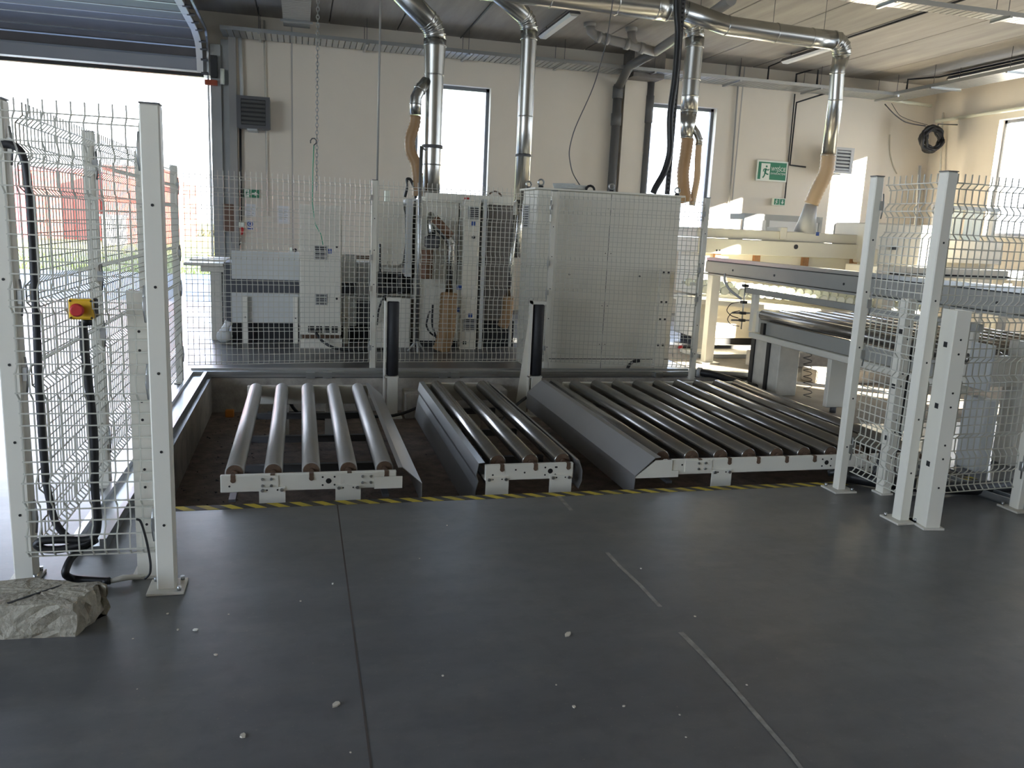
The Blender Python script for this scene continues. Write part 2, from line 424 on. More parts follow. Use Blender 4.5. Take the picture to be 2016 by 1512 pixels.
# ================================================================== OUTSIDE
b = MB().box(-60, 40, WY+.35, 23.3, -.12, -.005); struct('yard_paving', b, M_PAVE)
b = MB().box(-90, 60, 23.3, 140, -.14, -.01); struct('lawn_ground', b, M_GRASS)
b = MB()
rg = random.Random(3)
for i in range(5200):
    y = 23.4+rg.random()**1.6*16; x = -.22*y+rg.uniform(-9, 8)*y/25; h = rg.uniform(.04,.16)
    a = rg.random()*6.28; dx, dy = math.cos(a)*.02, math.sin(a)*.02; l = rg.uniform(-.05,.05)
    b.add([(x-dx,y-dy,-.015),(x+dx,y+dy,-.015),(x+l,y+l,h)], [(0,1,2)])
single('lawn_grass', b, M_GRASS, 'rough yellow-green grass beyond the paved yard', 'grass', kind='stuff')
b = MB()
for i in range(2600):
    x = rg.uniform(-14, 30); y = 64+rg.uniform(-2,2); h = rg.uniform(.2,1.1)*rg.random()
    a = rg.random()*6.28; dx, dy = math.cos(a)*.07, math.sin(a)*.07; l = rg.uniform(-.2,.2)
    b.add([(x-dx,y-dy,-.02),(x+dx,y+dy,-.02),(x+l,y+l,h+.1)], [(0,1,2)])
single('scrub_hedge', b, M_HEDGE, 'low dry scrub along the far edge of the field', 'scrub', kind='stuff')
def cladding(b, x0, x1, y, z0, z1, pitch=.5, d=.05):
    pts = []; x = x0
    while x < x1:
        for u, o in ((0,0),(.30,0),(.38,-d),(.92,-d)): pts.append((min(x+u*pitch, x1), y+o))
        x += pitch
    pts += [(x1, y), (x1, y+.3), (x0, y+.3)]
    b.prism(pts, z0, z1, 'z')
t = thing('red_warehouse', 'long low red clad warehouse seen through the open door', 'building', (-20, 46, 0))
def redx(px, Y): return PY(px, 420, Y).x
xa, xb, xc, xd = redx(38,46), redx(200,46), redx(262,50), redx(312,42)
b = MB(); cladding(b, xa, xb, 46, 0, 3.3); part(t, 'lit_facade', b, M_REDB)
b = MB(); b.box(xa, xb, 46.3, 57, 0, 3.25); part(t, 'hall_body', b, M_REDB); part(t, 'rear_hall', MB().box(xb, xd, 50.3, 57, 0, 3.25), M_REDB)
b = MB(); cladding(b, xb, xc, 50, 0, 3.4); part(t, 'recessed_facade', b, M_REDB)
b = MB(); cladding(b, xc, xd, 43, 0, 3.6); b.box(xc, xd, 43.3, 50.3, 0, 3.58); part(t, 'wing', b, M_REDB)
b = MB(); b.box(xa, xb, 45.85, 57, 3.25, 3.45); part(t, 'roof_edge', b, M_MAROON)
b = MB(); b.box(redx(205,49.9), redx(222,49.9), 49.85, 49.95, 0, 1.6); part(t, 'loading_door', b, M_DGREY)
t = thing('painted_shade_warehouse', 'added warehouse end left of the red one, shade painted as maroon', 'building', (-26, 44, 0))  # added building whose maroon colour stands in for a wall in shadow
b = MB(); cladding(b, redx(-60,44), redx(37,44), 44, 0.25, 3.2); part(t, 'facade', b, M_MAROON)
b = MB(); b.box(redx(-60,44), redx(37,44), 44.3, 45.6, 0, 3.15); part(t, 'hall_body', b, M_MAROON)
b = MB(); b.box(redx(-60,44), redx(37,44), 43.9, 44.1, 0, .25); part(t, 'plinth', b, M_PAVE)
t = thing('transformer_box', 'white cabinet kiosk on the grass in front of the warehouse', 'kiosk', (PY(222,480,40).x, 40, 0))
xk = PY(222,480,40).x
b = MB(); b.bbox(xk-.45, xk+.45, 40, 40.8, 0, 1.25, .03); part(t, 'body', b, M_GREYBOX)
b = MB(); b.box(xk-.5, xk+.5, 39.95, 40.85, 1.25, 1.33); part(t, 'lid', b, M_GREYBOX)
b = MB(); b.box(xk+.02, xk+.42, 39.985, 40.0, .12, 1.15); part(t, 'door', b, M_PAVE)

# ================================================================== SECTIONAL DOOR (raised)
t = thing('sectional_door', 'raised grey sectional overhead door folded under the ceiling', 'door', ((DX0+DX1)/2, WY-.2, 3.9))
path = [Vector((0, WY-.14, 3.9)), Vector((0, WY-.16, 4.12)), Vector((0, WY-.30, 4.36)), Vector((0, WY-.62, 4.5)), Vector((0, 9.2, 4.55))]
def along(s):
    for i in range(len(path)-1):
        L = (path[i+1]-path[i]).length
        if s <= L: return path[i]+(path[i+1]-path[i])*(s/L)
        s -= L
    return path[-1]
s = 0.; k = 0
while s < 6.2:
    L = .24 if k == 0 else .20 if k < 3 else .5
    a, c = along(s+.008), along(s+L-.008)
    d = (c-a).normalized(); n = Vector((0, -d.z, d.y))
    if n.z > 0 and k > 2: n = -n
    n = Vector((0, -abs(d.z), -abs(d.y)))
    th = .045
    b = MB(); q = [a, c, c+n*th, a+n*th]
    b.prism([(v.y, v.z) for v in q], DX0+.05, DX1-.10, 'x')
    pn = part(t, 'door_panel', b, M_DOORB if k == 0 else M_DOORP)
    b = MB(); e = a+n*(th+.001)
    b.prism([(v.y, v.z) for v in (a+n*th, a+d*.03+n*th, a+d*.03+n*(th+.012), a+n*(th+.012))], DX0+.05, DX1-.10, 'x')
    part(pn, 'panel_lip', b, M_GALV)
    b = MB(); b.prism([(v.y, v.z) for v in (a+n*th, c+n*th, c+n*(th+.02), a+n*(th+.02))], DX1-.2, DX1-.10, 'x')
    part(pn, 'end_cap', b, M_REVEAL)
    b = MB(); b.cyl(Vector((DX1-.13,0,0))+a+n*.06, Vector((DX1-.02,0,0))+a+n*.06, .02, 8); part(pn, 'track_roller', b, M_DGREY)
    s += L; k += 1
b = MB().box(DX0+.05, DX1-.10, WY-.19, WY-.13, 3.84, 3.9); part(t, 'bottom_seal', b, M_BLACK)
t = thing('door_track', 'galvanised curved track carrying the raised overhead door', 'rail', (DX1-.02, WY-.2, 0))
tp = [(DX1-.03, WY-.12, .02), (DX1-.03, WY-.12, 4.18)] + [(DX1-.03, WY-.12-.4*(1-math.cos(a)), 4.18+.4*math.sin(a)) for a in (.3,.6,.9,1.2,1.5)] + [(DX1-.03, 9.2, 4.62)]
b = MB().tube(tp, .024, 4); part(t, 'track', b, M_GALV)
b = MB().box(DX1+.02, DX1+.12, WY-.22, WY-.1, 3.85, 4.2); part(t, 'spring_anchor', b, M_BLACK)
b = MB().box(DX1-.08, DX1+.12, WY-.24, WY-.14, 3.72, 3.8); part(t, 'red_bracket', b, mat('red_oxide', (.35,.07,.03), .7))
b = MB().cyl((DX1+.20, WY-.18, 3.75), (DX1+.20, WY-.18, 4.0), .035, 10); part(t, 'motor_cap', b, M_SIGNW)

# ================================================================== FENCES
BENDS = [(1.92,1.84),(1.76,1.67),(1.27,1.20),(.93,.85),(.47,.39),(.24,.17)]
def off(z):
    for hi, lo in BENDS:
        if lo <= z <= hi: return 1.
        if hi < z < hi+.03: return 1-(z-hi)/.03
        if lo-.03 < z < lo: return 1-(lo-z)/.03
    return 0.
def mesh_panel(p, q, z0=.14, z1=2.0, side=1., pitch=.05, r=.0031):
    p = Vector((p[0],p[1],0)); q = Vector((q[0],q[1],0)); d = (q-p); L = d.length; d.normalize(); n = Vector((-d.y, d.x, 0))*side*.028
    b = MB(); zs = [z0]
    for hi, lo in reversed(BENDS): zs += [lo-.03, lo, hi, hi+.03]
    zs = [z for z in zs if z0 <= z <= z1]+[z1]
    zs = sorted(set(round(z,4) for z in zs))
    k = int(L/pitch); m0 = (L-k*pitch)/2
    for i in range(k+1):
        o = p+d*(m0+i*pitch)
        b.tube([o+n*off(z)+Vector((0,0,z)) for z in zs], r*1.25, 4, False)
    hz = set(); z = z0
    while z <= z1+.001: hz.add(round(z,3)); z += .0517
    for hi, lo in BENDS:
        for zz in (lo, hi):
            for h in list(hz):
                if abs(h-zz) < .026: hz.discard(h)
            if z0 <= zz <= z1: hz.add(zz)
    for z in hz:
        o = n*off(z)+Vector((0,0,z))
        b.tube([p+o+d*.004, q+o-d*.004], r*1.25, 4, False)
    return b
def post(parent, x, y, w=.06, d=.06, z1=2.0, plate=.1, ang=0., clips=()):
    c, s_ = math.cos(ang), math.sin(ang)
    def rot(bm):
        bm.v = [(x+(a-x)*c-(e-y)*s_, y+(a-x)*s_+(e-y)*c, f) for a, e, f in bm.v]; return bm
    b = MB().bbox(x-w/2, x+w/2, y-d/2, y+d/2, .008, z1, .006); po = part(parent, 'post', rot(b), M_CREAM)
    b = MB().box(x-w/2, x+w/2, y-d/2, y+d/2, z1, z1+.006); part(po, 'post_cap', rot(b), M_DGREY)
    b = MB().bbox(x-plate/2, x+plate/2, y-plate/2, y+plate/2, 0, .012, .002); part(po, 'base_plate', rot(b), M_CREAMD)
    for sx, sy in ((1,-1),(1,1),(-1,1)):
        b = MB().cyl((x+sx*plate*.36, y+sy*plate*.36, .012), (x+sx*plate*.36, y+sy*plate*.36, .03), .009, 6); part(po, 'anchor_bolt', rot(b), M_GALV)
    b = MB()
    for z in (.3,.62,.95,1.3,1.62): b.cyl((x, y-d/2-.0015, z), (x, y-d/2+.004, z), .006, 8)
    part(po, 'screw_hole', rot(b), M_BLACK, kind='stuff')
    for (cx, cy) in clips:
        for z in (.28, .9, 1.22, 1.82):
            b = MB().box(x+cx*(w/2+.004)-.014, x+cx*(w/2+.004)+.014, y+cy*(d/2+.004)-.014, y+cy*(d/2+.004)+.014, z-.02, z+.035)
            b.tube([(x+cx*(w/2+.012), y+cy*(d/2+.012), z-.07), (x+cx*(w/2+.02), y+cy*(d/2+.02), z), (x+cx*(w/2+.012), y+cy*(d/2+.012), z+.08)], .005, 5)
            part(po, 'mesh_clip', b, M_GALV)
    return po
fl = thing('left_guard_fence', 'cream welded-mesh guard fence along the left side of the pit', 'fence', (-1.1, 5, 0))
LP = [(-1.16,3.77), (-1.11,5.05), (-1.11, PX(274,298,-1.11).y), (-1.11,8.2)]
FP = (-.56, 3.57)
post(fl, *LP[0], w=.08, d=.08, plate=.12, clips=((1,-.3),))
post(fl, *LP[1], clips=((.9,-.6),)); post(fl, *LP[2], clips=((.9,-.6),)); post(fl, *LP[3], clips=((.9,-.6),))
post(fl, *FP, w=.075, d=.075, plate=.15, clips=((-1,.4),))
for i in range(3):
    y0, y1 = LP[i][1]+.035, LP[i+1][1]-.035
    part(fl, 'wire_mesh_panel', mesh_panel((-1.075,y0), (-1.075,y1), side=1), M_WIRE, kind='stuff')
part(fl, 'wire_mesh_panel', mesh_panel((-1.12,3.66), (-.60,3.64), side=-1), M_WIRE, kind='stuff')
fb = thing('back_guard_fence', 'cream welded-mesh guard fence standing behind the pit', 'fence', (1.5, 8.65, 0))
BP = [(.735,8.66), (2.66,8.72), (4.26,8.31)]
for i, (x, y) in enumerate(BP): post(fb, x, y, plate=.08, clips=((-.9,-.6),) if i < 2 else ((-.9,-.6),))
part(fb, 'wire_mesh_panel', mesh_panel((-1.07,8.40), (.70,8.62), side=-1), M_WIRE, kind='stuff')
part(fb, 'wire_mesh_panel', mesh_panel((.77,8.62), (2.62,8.69), side=-1), M_WIRE, kind='stuff')
part(fb, 'wire_mesh_panel', mesh_panel((2.70,8.68), (4.23,8.29), side=-1), M_WIRE, kind='stuff')
fr = thing('right_guard_fence', 'cream welded-mesh guard fence at the right front of the pit', 'fence', (3.43, 4.2, 0))
post(fr, 3.42, 4.47, w=.06, d=.06, plate=.16, clips=((.9,-.6),)); post(fr, 3.43, 3.90, w=.07, d=.07, plate=.16, clips=())
post(fr, 4.36, 3.98, w=.07, d=.07, plate=.16, clips=((-.9,-.6),))
part(fr, 'wire_mesh_panel', mesh_panel((3.455,4.43), (3.455,3.94), side=1), M_WIRE, kind='stuff')
part(fr, 'wire_mesh_panel', mesh_panel((3.47,3.93), (4.33,4.0), side=1), M_WIRE, kind='stuff')

# light-curtain columns
def column(x, y, w, d, h, label, ang=0.):
    t = thing('light_curtain_column', label, 'column', (x, y, 0), 'sensor columns at the pit entrance')
    c, s_ = math.cos(ang), math.sin(ang)
    def rot(bm): bm.v = [(x+(a-x)*c-(e-y)*s_, y+(a-x)*s_+(e-y)*c, f) for a, e, f in bm.v]; return bm
    b = MB(); th = .012   # C profile open towards the pit
    b.box(x-w/2, x+w/2, y-d/2, y-d/2+th, .012, h); b.box(x-w/2, x-w/2+th, y-d/2+th, y+d/2, .012, h); b.box(x+w/2-th, x+w/2, y-d/2+th, y+d/2, .012, h)
    part(t, 'profile', rot(b), M_CREAM)
    b = MB().box(x-w*.75, x+w*.75, y-d*.6, y+d*.75, 0, .012); part(t, 'base_plate', rot(b), M_CREAMD)
    b = MB()
    for z in (.25,.42,.5,.72,.8,1.02,1.1): b.cyl((x, y-d/2-.0015, z), (x, y-d/2+.004, z), .006, 8)
    part(t, 'screw_hole', rot(b), M_BLACK, kind='stuff')
    b = MB()
    for z in (.36,.70,1.05): b.box(x-w/2-.0012, x-w/2+.002, y-.018, y+.014, z, z+.03)
    part(t, 'slot', rot(b), M_DARK, kind='stuff')
    return t
column(-.655, 3.735, .09, .09, 1.27, 'short cream channel column behind the left front fence post')
column(3.525, 3.80, .085, .13, 1.26, 'short cream channel column in front of the right fence post', math.radians(-8))
column(3.68, 4.37, .06, .07, 1.27, 'short cream channel column behind the right fence mesh')

# ================================================================== GALVANISED RAIL ROUND THE PIT
t = thing('galvanised_pit_rail', 'galvanised cable channel running round the pit edge', 'rail', (-1., 6, 0))
pr = [(-1.06,0),(-.90,0),(-.90,.055),(-.93,.055),(-.93,.02),(-1.03,.02),(-1.03,.055),(-1.06,.055)]
b = MB(); b.prism(pr, 4.05, 8.5, 'y'); part(t, 'left_channel', b, M_GALV)
b = MB(); b.prism([(8.50,0),(8.62,0),(8.62,.075),(8.60,.075),(8.60,.055),(8.51,.055),(8.51,.035),(8.50,.03)], -1.06, 4.36, 'x'); part(t, 'back_channel', b, M_GALV)
b = MB(); b.prism([(0,0),(.1,0),(.1,.075),(0,.075)], 0, 1.1, 'x')
a0 = Vector((4.36,8.56,0)); ang = math.radians(-20)
b.v = [(a0.x+x*math.cos(ang)-y*math.sin(ang), a0.y+x*math.sin(ang)+y*math.cos(ang), z) for x,y,z in b.v]
part(t, 'angled_channel', b, M_GALV)
for x in (.05, .22, 1.42, 1.55, 3.9):
    b = MB(); b.box(x, x+.09, 8.47, 8.52, -.01, .05); part(t, 'channel_clip', b, M_GALV)
# second channel lying right of the fence
b = MB(); a0 = PZ(1905,965); a1 = PZ(2010,1000)
d = (a1-a0).normalized(); nn = Vector((-d.y,d.x,0))*.05
for w0, w1, h in ((-1,-.75,.05),(.75,1,.05),(-1,1,.012)):
    q = [a0+nn*w0-d*.5, a1+nn*w0+d*.6, a1+nn*w1+d*.6, a0+nn*w1-d*.5]
    b.prism([(v.x,v.y) for v in q], 0.001, h, 'z')
single('loose_cable_channel', b, M_GALV, 'galvanised cable channel on the floor at the right edge', 'rail')

# ================================================================== ROLLER CONVEYORS
RR = .056; RZ = .082
def roller_bed(label, xs, y0, y1, xb0, xb1, legs, rmat, xbb=None):
    t = thing('roller_conveyor', label, 'conveyor', ((xb0+xb1)/2, (y0+y1)/2, PZB), 'roller beds in the pit')
    src = {}
    def add(name, mk, mt, x, parent):
        if name not in src:
            o = part(parent, name, mk(xs[0]), mt); src[name] = o; return o
        s0 = src[name]; o = s0.copy(); COL.objects.link(o); o.parent = parent
        LOC[o.name] = LOC[s0.name]+Vector((x-xs[0],0,0)); o.location = LOC[o.name]-LOC[parent.name]; return o
    for x in xs:
        r_ = add('roller', lambda x: MB().tube([(x,y0,RZ),(x,y0+.004,RZ),(x,y1-.004,RZ),(x,y1,RZ)], [RR-.004,RR,RR,RR-.004], 24), rmat, x, t)
        add('end_disc', lambda x: MB().cyl((x,y0-.004,RZ),(x,y0+.002,RZ), RR*.86, 20).cyl((x,y0-.03,RZ),(x,y0-.004,RZ),.018,10), M_RUST, x, r_)
        add('axle_notch', lambda x: MB().box(x-.013,x+.013,y0-.133,y0-.1005,.075,.107).cyl((x,y0-.134,.075),(x,y0-.1,.075),.015,10), M_RUST, x, r_)
        add('far_shaft', lambda x: MB().cyl((x,y1,RZ),(x,y1+.05,RZ),.018,8), M_DGREY, x, r_)
    yb = y0-.13
    b = MB().bbox(xb0, xb1, yb, yb+.03, .002, .106, .004); b.box(xb0, xb1, yb+.03, y0-.02, .002, .012); fbm = part(t, 'front_beam', b, M_CREAM)
    def holes(parent, pts, r, y):
        b = MB()
        for x, z in pts: b.cyl((x, y-.0015, z), (x, y+.003, z), r, 10)
        part(parent, 'bolt_hole', b, M_BLACK, kind='stuff')
    xm = xs[len(xs)//2]+.1
    holes(fbm, [(xm+dx, .055+dz) for dx in (-.035,.035) for dz in (-.025,.025)]+[(xb0+.05,.04),(xs[0]+.09,.07),(xs[-1]-.08,.08),(xs[0]+.15,.05)], .006, yb)
    holes(fbm, [(xm, .055)], .017, yb)
    b = MB().bbox(xbb[0] if xbb else xb0, xbb[1] if xbb else xb1, y1+.012, y1+.05, -.06, .11, .006); bb = part(t, 'back_beam', b, M_CREAM)
    for x in legs:
        b = MB(); b.box(x-.075, x+.075, yb-.008, yb, -.19, .03); b.sheet([(yb-.008,-.19),(yb+.02,-.26),(yb+.02,PZB)], x-.075, x+.075, 'x', .006)
        lg = part(t, 'support_leg', b, M_CREAM)
        for dx in (-.055, .055):
            b = MB().cyl((x+dx, yb-.018, .012), (x+dx, yb-.007, .012), .011, 6); part(lg, 'bolt', b, M_GALV)
        holes(lg, [(x-.03,.012),(x+.03,.012)], .005, yb-.008)
        b = MB().box(x-.06, x+.06, y1+.05, y1+.09, PZB, .0); part(t, 'rear_leg', b, M_CREAMD)
    # cross tubes under the rollers
    for yy in (y0+.5, (y0+y1)/2, y1-.5):
        b = MB().box(xb0+.02, xb1-.02, yy-.02, yy+.02, -.07, -.02); part(t, 'cross_tube', b, M_DGREY)
    for x in (xb0+.06, xb1-.06):
        b = MB().box(x-.02, x+.02, yb+.03, y1+.012, -.068, -.05); part(t, 'side_tube', b, M_DGREY)
    return t
P1 = .2225
g1 = roller_bed('roller bed of five light grey rollers at the left of the pit', [-.385+P1*i for i in range(5)], 4.97, 7.48, -.455, .565, (-.165,.275), M_ROLLG, (-.46,.60))
b = MB().sheet([(.575,.125),(.60,.125),(.72,.02),(.722,-.11)], 4.84, 7.52, 'y', .004); part(g1, 'edge_guard', b, M_COVER)
b = MB().box(.43,.60,4.825,4.83,.0,.075); part(g1, 'guard_bracket', b, M_CREAM)
for x in (-.22, .36):
    b = MB().box(x-.13, x+.09, 4.834, 4.8395, .02, .1); pl = part(g1, 'splice_plate', b, M_CREAM)
    for dx in (0,.05):
        for z in (.04,.08): part(pl, 'bolt', MB().cyl((x+dx,4.826,z),(x+dx,4.8345,z),.009,6), M_GALV)
g2 = roller_bed('narrow roller bed of three rollers in the middle of the pit', [1.245+P1*i for i in range(3)], 5.03, 7.58, 1.135, 1.725, (1.215,1.64), M_ROLLB, (1.10,1.76))
b = MB().sheet([(1.13,.125),(1.09,.12),(1.075,.04),(1.09,.0),(1.075,-.06),(1.05,-.22)], 4.9, 7.62, 'y', .004); part(g2, 'channel_guard', b, M_GALV)
b = MB().sheet([(1.745,.12),(1.76,.12),(1.785,.05),(1.785,-.02),(1.765,-.07)], 4.9, 7.62, 'y', .004); part(g2, 'edge_guard', b, M_COVER)
g3 = roller_bed('wide roller bed of ten dark rollers at the right of the pit', [2.41+P1*i for i in range(10)], 5.03, 7.6, 2.37, 4.56, (2.80,3.95), M_ROLLB, (2.52,4.56))
b = MB().sheet([(2.33,.135),(2.29,.13),(2.155,.01),(2.15,-.14)], 4.88, 7.62, 'y', .004); part(g3, 'sloping_cover', b, M_COVER)
b = MB().prism([(2.30,.11),(2.42,.11),(2.42,.035),(2.47,.035),(2.47,-.01),(2.16,-.01),(2.16,.0)], 4.885, 4.892, 'y'); part(g3, 'end_plate', b, M_CREAM)
for x in (2.62,):
    b = MB().box(x-.1, x+.1, 4.893, 4.8995, .02, .1); pl = part(g3, 'splice_plate', b, M_CREAM)
    for dx in (0,.05):
        for z in (.04,.08): part(pl, 'bolt', MB().cyl((x+dx,4.885,z),(x+dx,4.8935,z),.009,6), M_GALV)

# vertical guide rollers
def guide(label, xp, base, gus):
    x, y = base
    t = thing('vertical_guide_roller', label, 'guide roller', (x, y, PZB), 'upright guide rollers behind the roller beds')
    zt = PY(765, 592, y).z
    b = MB().bbox(x-.055, x+.055, y-.05, y+.05, PZB+.015, .06, .005); part(t, 'pedestal', b, M_CREAM)
    b = MB().box(x-.1, x+.1, y-.09, y+.09, PZB, PZB+.015); part(t, 'foot_plate', b, M_CREAM)
    b = MB().box(x-.085, x-.075, y-.05, y+.07, PZB+.1, zt+.03); part(t, 'back_plate', b, M_CREAM)
    b = MB().box(x-.085, x+.065, y-.05, y+.06, zt, zt+.03); part(t, 'end_bracket', b, M_CREAM); part(t, 'end_bracket', MB().box(x-.085, x+.06, y-.05, y+.05, .055, .07), M_CREAM)
    zr = (.075, zt-.006)
    b = MB().tube([(x,y,zr[0]),(x,y,zr[0]+.008),(x,y,zr[1]-.008),(x,y,zr[1])], [.05,.06,.06,.05], 24); part(t, 'rubber_roller', b, M_RUBBER)
    if gus:
        b = MB().prism([(x-.075, PZB+.02), (x-.20, PZB+.02), (x-.09, zt-.1), (x-.075, zt-.1)], y+.03, y+.04, 'y'); part(t, 'gusset', b, M_CREAM)
guide('upright black guide roller between the left and middle roller beds', 0, (.895, 8.2), False)
guide('upright black guide roller with gusset beside the middle roller bed', 0, (2.40, 8.2), True)
# pit hoses and blocks
for i, (pth, lab) in enumerate((
    ([(-.3,7.75,-.2),(.1,7.85,-.22),(.5,7.8,-.25),(.9,7.95,-.3),(1.2,8.1,-.22)], 'black hose sagging behind the left roller bed'),
    ([(-.1,7.72,.02),(-.1,7.68,-.1),(.0,7.8,-.25),(.3,8.0,-.33),(.6,8.2,-.34)], 'black hose dropping from the left bed back beam'),
    ([(.3,7.8,-.05),(.35,7.9,-.2),(.2,8.0,-.3),(-.2,8.1,-.33)], 'short black hose curled in the pit by the left bed'),
    ([(1.85,7.5,-.34),(2.0,7.9,-.3),(2.2,8.1,-.2),(2.4,8.3,-.15)], 'black hose by the foot of the gusseted guide roller'),
    ([(1.35,7.7,-.02),(1.4,7.75,-.2),(1.5,7.9,-.33),(1.7,8.1,-.34)], 'black hose under the middle roller bed'))):
    pp = [Vector(q) for q in pth]; sm = []
    for k in range(len(pp)-1):
        for u in range(4): sm.append(pp[k].lerp(pp[k+1], u/4))
    sm.append(pp[-1])
    for _ in range(3): sm = [sm[0]]+[(sm[k-1]+sm[k]*2+sm[k+1])/4 for k in range(1,len(sm)-1)]+[sm[-1]]
    single('pit_hose', MB().tube(sm, .016, 8), M_BLACK, lab, 'hose', 'black hoses in the pit')
for x0_, x1_, h, lab in ((1.02,1.24,.26,'pale concrete block by the back wall left of the middle bed'),(1.80,2.08,.30,'pale concrete block by the back wall right of the middle bed')):
    b = MB().bbox(x0_, x1_, 8.1, 8.42, PZB, PZB+h, .012); single('concrete_block', b, M_PIT, lab, 'block', 'blocks in the pit')
o_ = PZ(452,822,PZB)
b = MB().bbox(o_.x-.04, o_.x+.04, o_.y, o_.y+.07, PZB, PZB+.07, .006); single('orange_scrap', b, M_ORANGE, 'small orange offcut lying in the left corner of the pit', 'scrap')
b = MB()
for i in range(260):
    x = rg.uniform(PX0+.02, 2.3); y = rg.uniform(PY0+.05, PY1-.1); s_ = rg.uniform(.006,.03); a = rg.random()*3.1
    if rg.random() < .5: x = rg.uniform(PX0, -.3)
    b.add([(x,y,PZB+.001),(x+s_*math.cos(a),y+s_*math.sin(a),PZB+.002),(x+s_*math.cos(a+1.2)*.6,y+s_*math.sin(a+1.2)*.6,PZB+rg.uniform(.004,.014))], [(0,1,2)])
single('pit_litter', b, M_DARK, 'dry dark leaf litter scattered over the pit floor', 'litter', kind='stuff')

# ================================================================== helpers for flexible things
def smooth_path(pts, n=6, it=4):
    pp = [Vector(q) for q in pts]; sm = []
    for k in range(len(pp)-1):
        for u in range(n): sm.append(pp[k].lerp(pp[k+1], u/n))
    sm.append(pp[-1])
    for _ in range(it): sm = [sm[0]]+[(sm[k-1]+sm[k]*2+sm[k+1])/4 for k in range(1,len(sm)-1)]+[sm[-1]]
    return sm
def resample(pts, step):
    out = [pts[0]]; acc = 0.
    for a, c in zip(pts, pts[1:]):
        L = (c-a).length; pos = step-acc
        while pos <= L: out.append(a.lerp(c, pos/L)); pos += step
        acc = (acc+L) % step if L else acc
    return out
def ribbed(pts, r, pitch=.03, amp=.12, n=16):
    sm = smooth_path(pts); q = resample(sm, pitch/2)
    return MB().tube(q, [r*(1+(amp if k % 2 else 0)) for k in range(len(q))], n)
def pxr(parent, name, Y, x0, y0, x1, y1, mt, th=.02, depth=None, label=None, z0=None, bev=True):
    """box whose front face at distance Y covers the given photo rectangle"""
    a, c = PY(x0, y1, Y), PY(x1, y0, Y)
    zb = a.z if z0 is None else z0
    b = MB(); (b.bbox if bev else b.box)(min(a.x,c.x), max(a.x,c.x), Y, Y+(depth or th), zb, c.z)
    return part(parent, name, b, mt, label)
def grille(parent, Y, x0, y0, x1, y1, n=6, mt=None):
    a, c = PY(x0, y1, Y), PY(x1, y0, Y)
    b = MB().box(a.x, c.x, Y-.012, Y, a.z, c.z); o = part(parent, 'vent_grille', b, mt or M_GREYP)
    b = MB(); hz = (c.z-a.z)/(2*n+1)
    for i in range(n): b.box(a.x+.012, c.x-.012, Y-.014, Y-.0115, a.z+hz*(2*i+1), a.z+hz*(2*i+2))
    part(o, 'vent_slot', b, M_BLACK, kind='stuff'); return o
def sticker(parent, Y, x0, y0, x1, y1, mt=None, name='sticker'):
    a, c = PY(x0, y1, Y), PY(x1, y0, Y)
    return part(parent, name, MB().box(a.x, c.x, Y-.003, Y-.0005, a.z, c.z), mt or M_BLUE)
def knob(parent, Y, x, y, r=.014, name='lock'):
    a = PY(x, y, Y); return part(parent, name, MB().cyl((a.x,Y-.012,a.z),(a.x,Y,a.z),r,10), M_BLACK)

# ================================================================== BACK MACHINES
t = thing('infeed_table', 'cream panel infeed table at the left by the open door', 'table', (-1.05, 11.2, 0))
b = MB().bbox(-1.41, -.94, 11.0, 11.32, .945, .985, .008); part(t, 'front_top', b, M_CREAM)
b = MB().bbox(-1.40, -.94, 11.5, 12.2, .965, 1.005, .008); part(t, 'rear_top', b, M_CREAM)
b = MB().box(-1.22, -.94, 11.08, 12.1, .87, .945); part(t, 'apron', b, M_CREAMD)
b = MB().bbox(-1.11, -.97, 11.12, 11.28, 0, .87, .008); part(t, 'leg', b, M_CREAMD)
b = MB().bbox(-1.11, -.97, 11.85, 12.0, 0, .87, .008); part(t, 'leg', b, M_CREAMD)
t = thing('edge_banding_infeed', 'long grey machine with two pale panels behind the left mesh', 'machine', (0, 11.3, 0))
b = MB().box(-.93, .91, 10.97, 11.75, .24, 1.0); part(t, 'body', b, M_MACHD)
pxr(t, 'upper_panel', 10.9, 456, 498, 590, 549, M_LGREY, .05); pxr(t, 'upper_panel', 10.9, 590, 501, 702, 553, M_LGREY, .05)
pxr(t, 'lower_panel', 10.9, 457, 579, 588, 635, M_LGREY, .05); pxr(t, 'lower_panel', 10.9, 588, 582, 702, 641, M_LGREY, .05)
for x in (478, 577, 676):
    a = PY(x, 600, 10.86); b = MB().bbox(a.x, a.x+.06, 10.82, 10.88, 0, .60, .004); lg = part(t, 'leg', b, M_CREAM)
    part(lg, 'screw', MB().cyl((a.x+.03,10.815,.33),(a.x+.03,10.822,.33),.01,8), M_BLACK)
b = MB().box(-.85, .90, 11.0, 11.6, 0, .24); part(t, 'base_shadow', b, M_DARK)  # dark block painting the shade beneath the machine
b = MB().box(.62, .91, 10.95, 11.2, 1.1, 1.14); part(t, 'rusty_ledge', b, M_RUST)
b = MB().bbox(.70, .91, 10.95, 11.5, .55, 1.05, .01); part(t, 'end_box', b, M_GREYP)
t = thing('scrap_bag', 'grey crumpled bag of scrap under the infeed table end', 'bag', (-.9, 10.8, 0))
part(t, 'bag_body', MB().sphere((-.93, 10.82, .09), .10, 9, 6, (1,.7,.9)), M_LGREY); part(t, 'bag_neck', MB().tube([(-.93,10.82,.14),(-.90,10.82,.22),(-.87,10.82,.27)], [.06,.04,.05], 8), M_PAPER)
t = thing('hand_scanner', 'small white device lying on top of the grey machine', 'device', (.02-.1, 11.2, 1.14))
a = PY(575, 495, 11.1)
b = MB().bbox(a.x-.05, a.x+.12, 11.05, 11.2, 1.135, 1.155, .004); part(t, 'tray', b, M_LGREY)
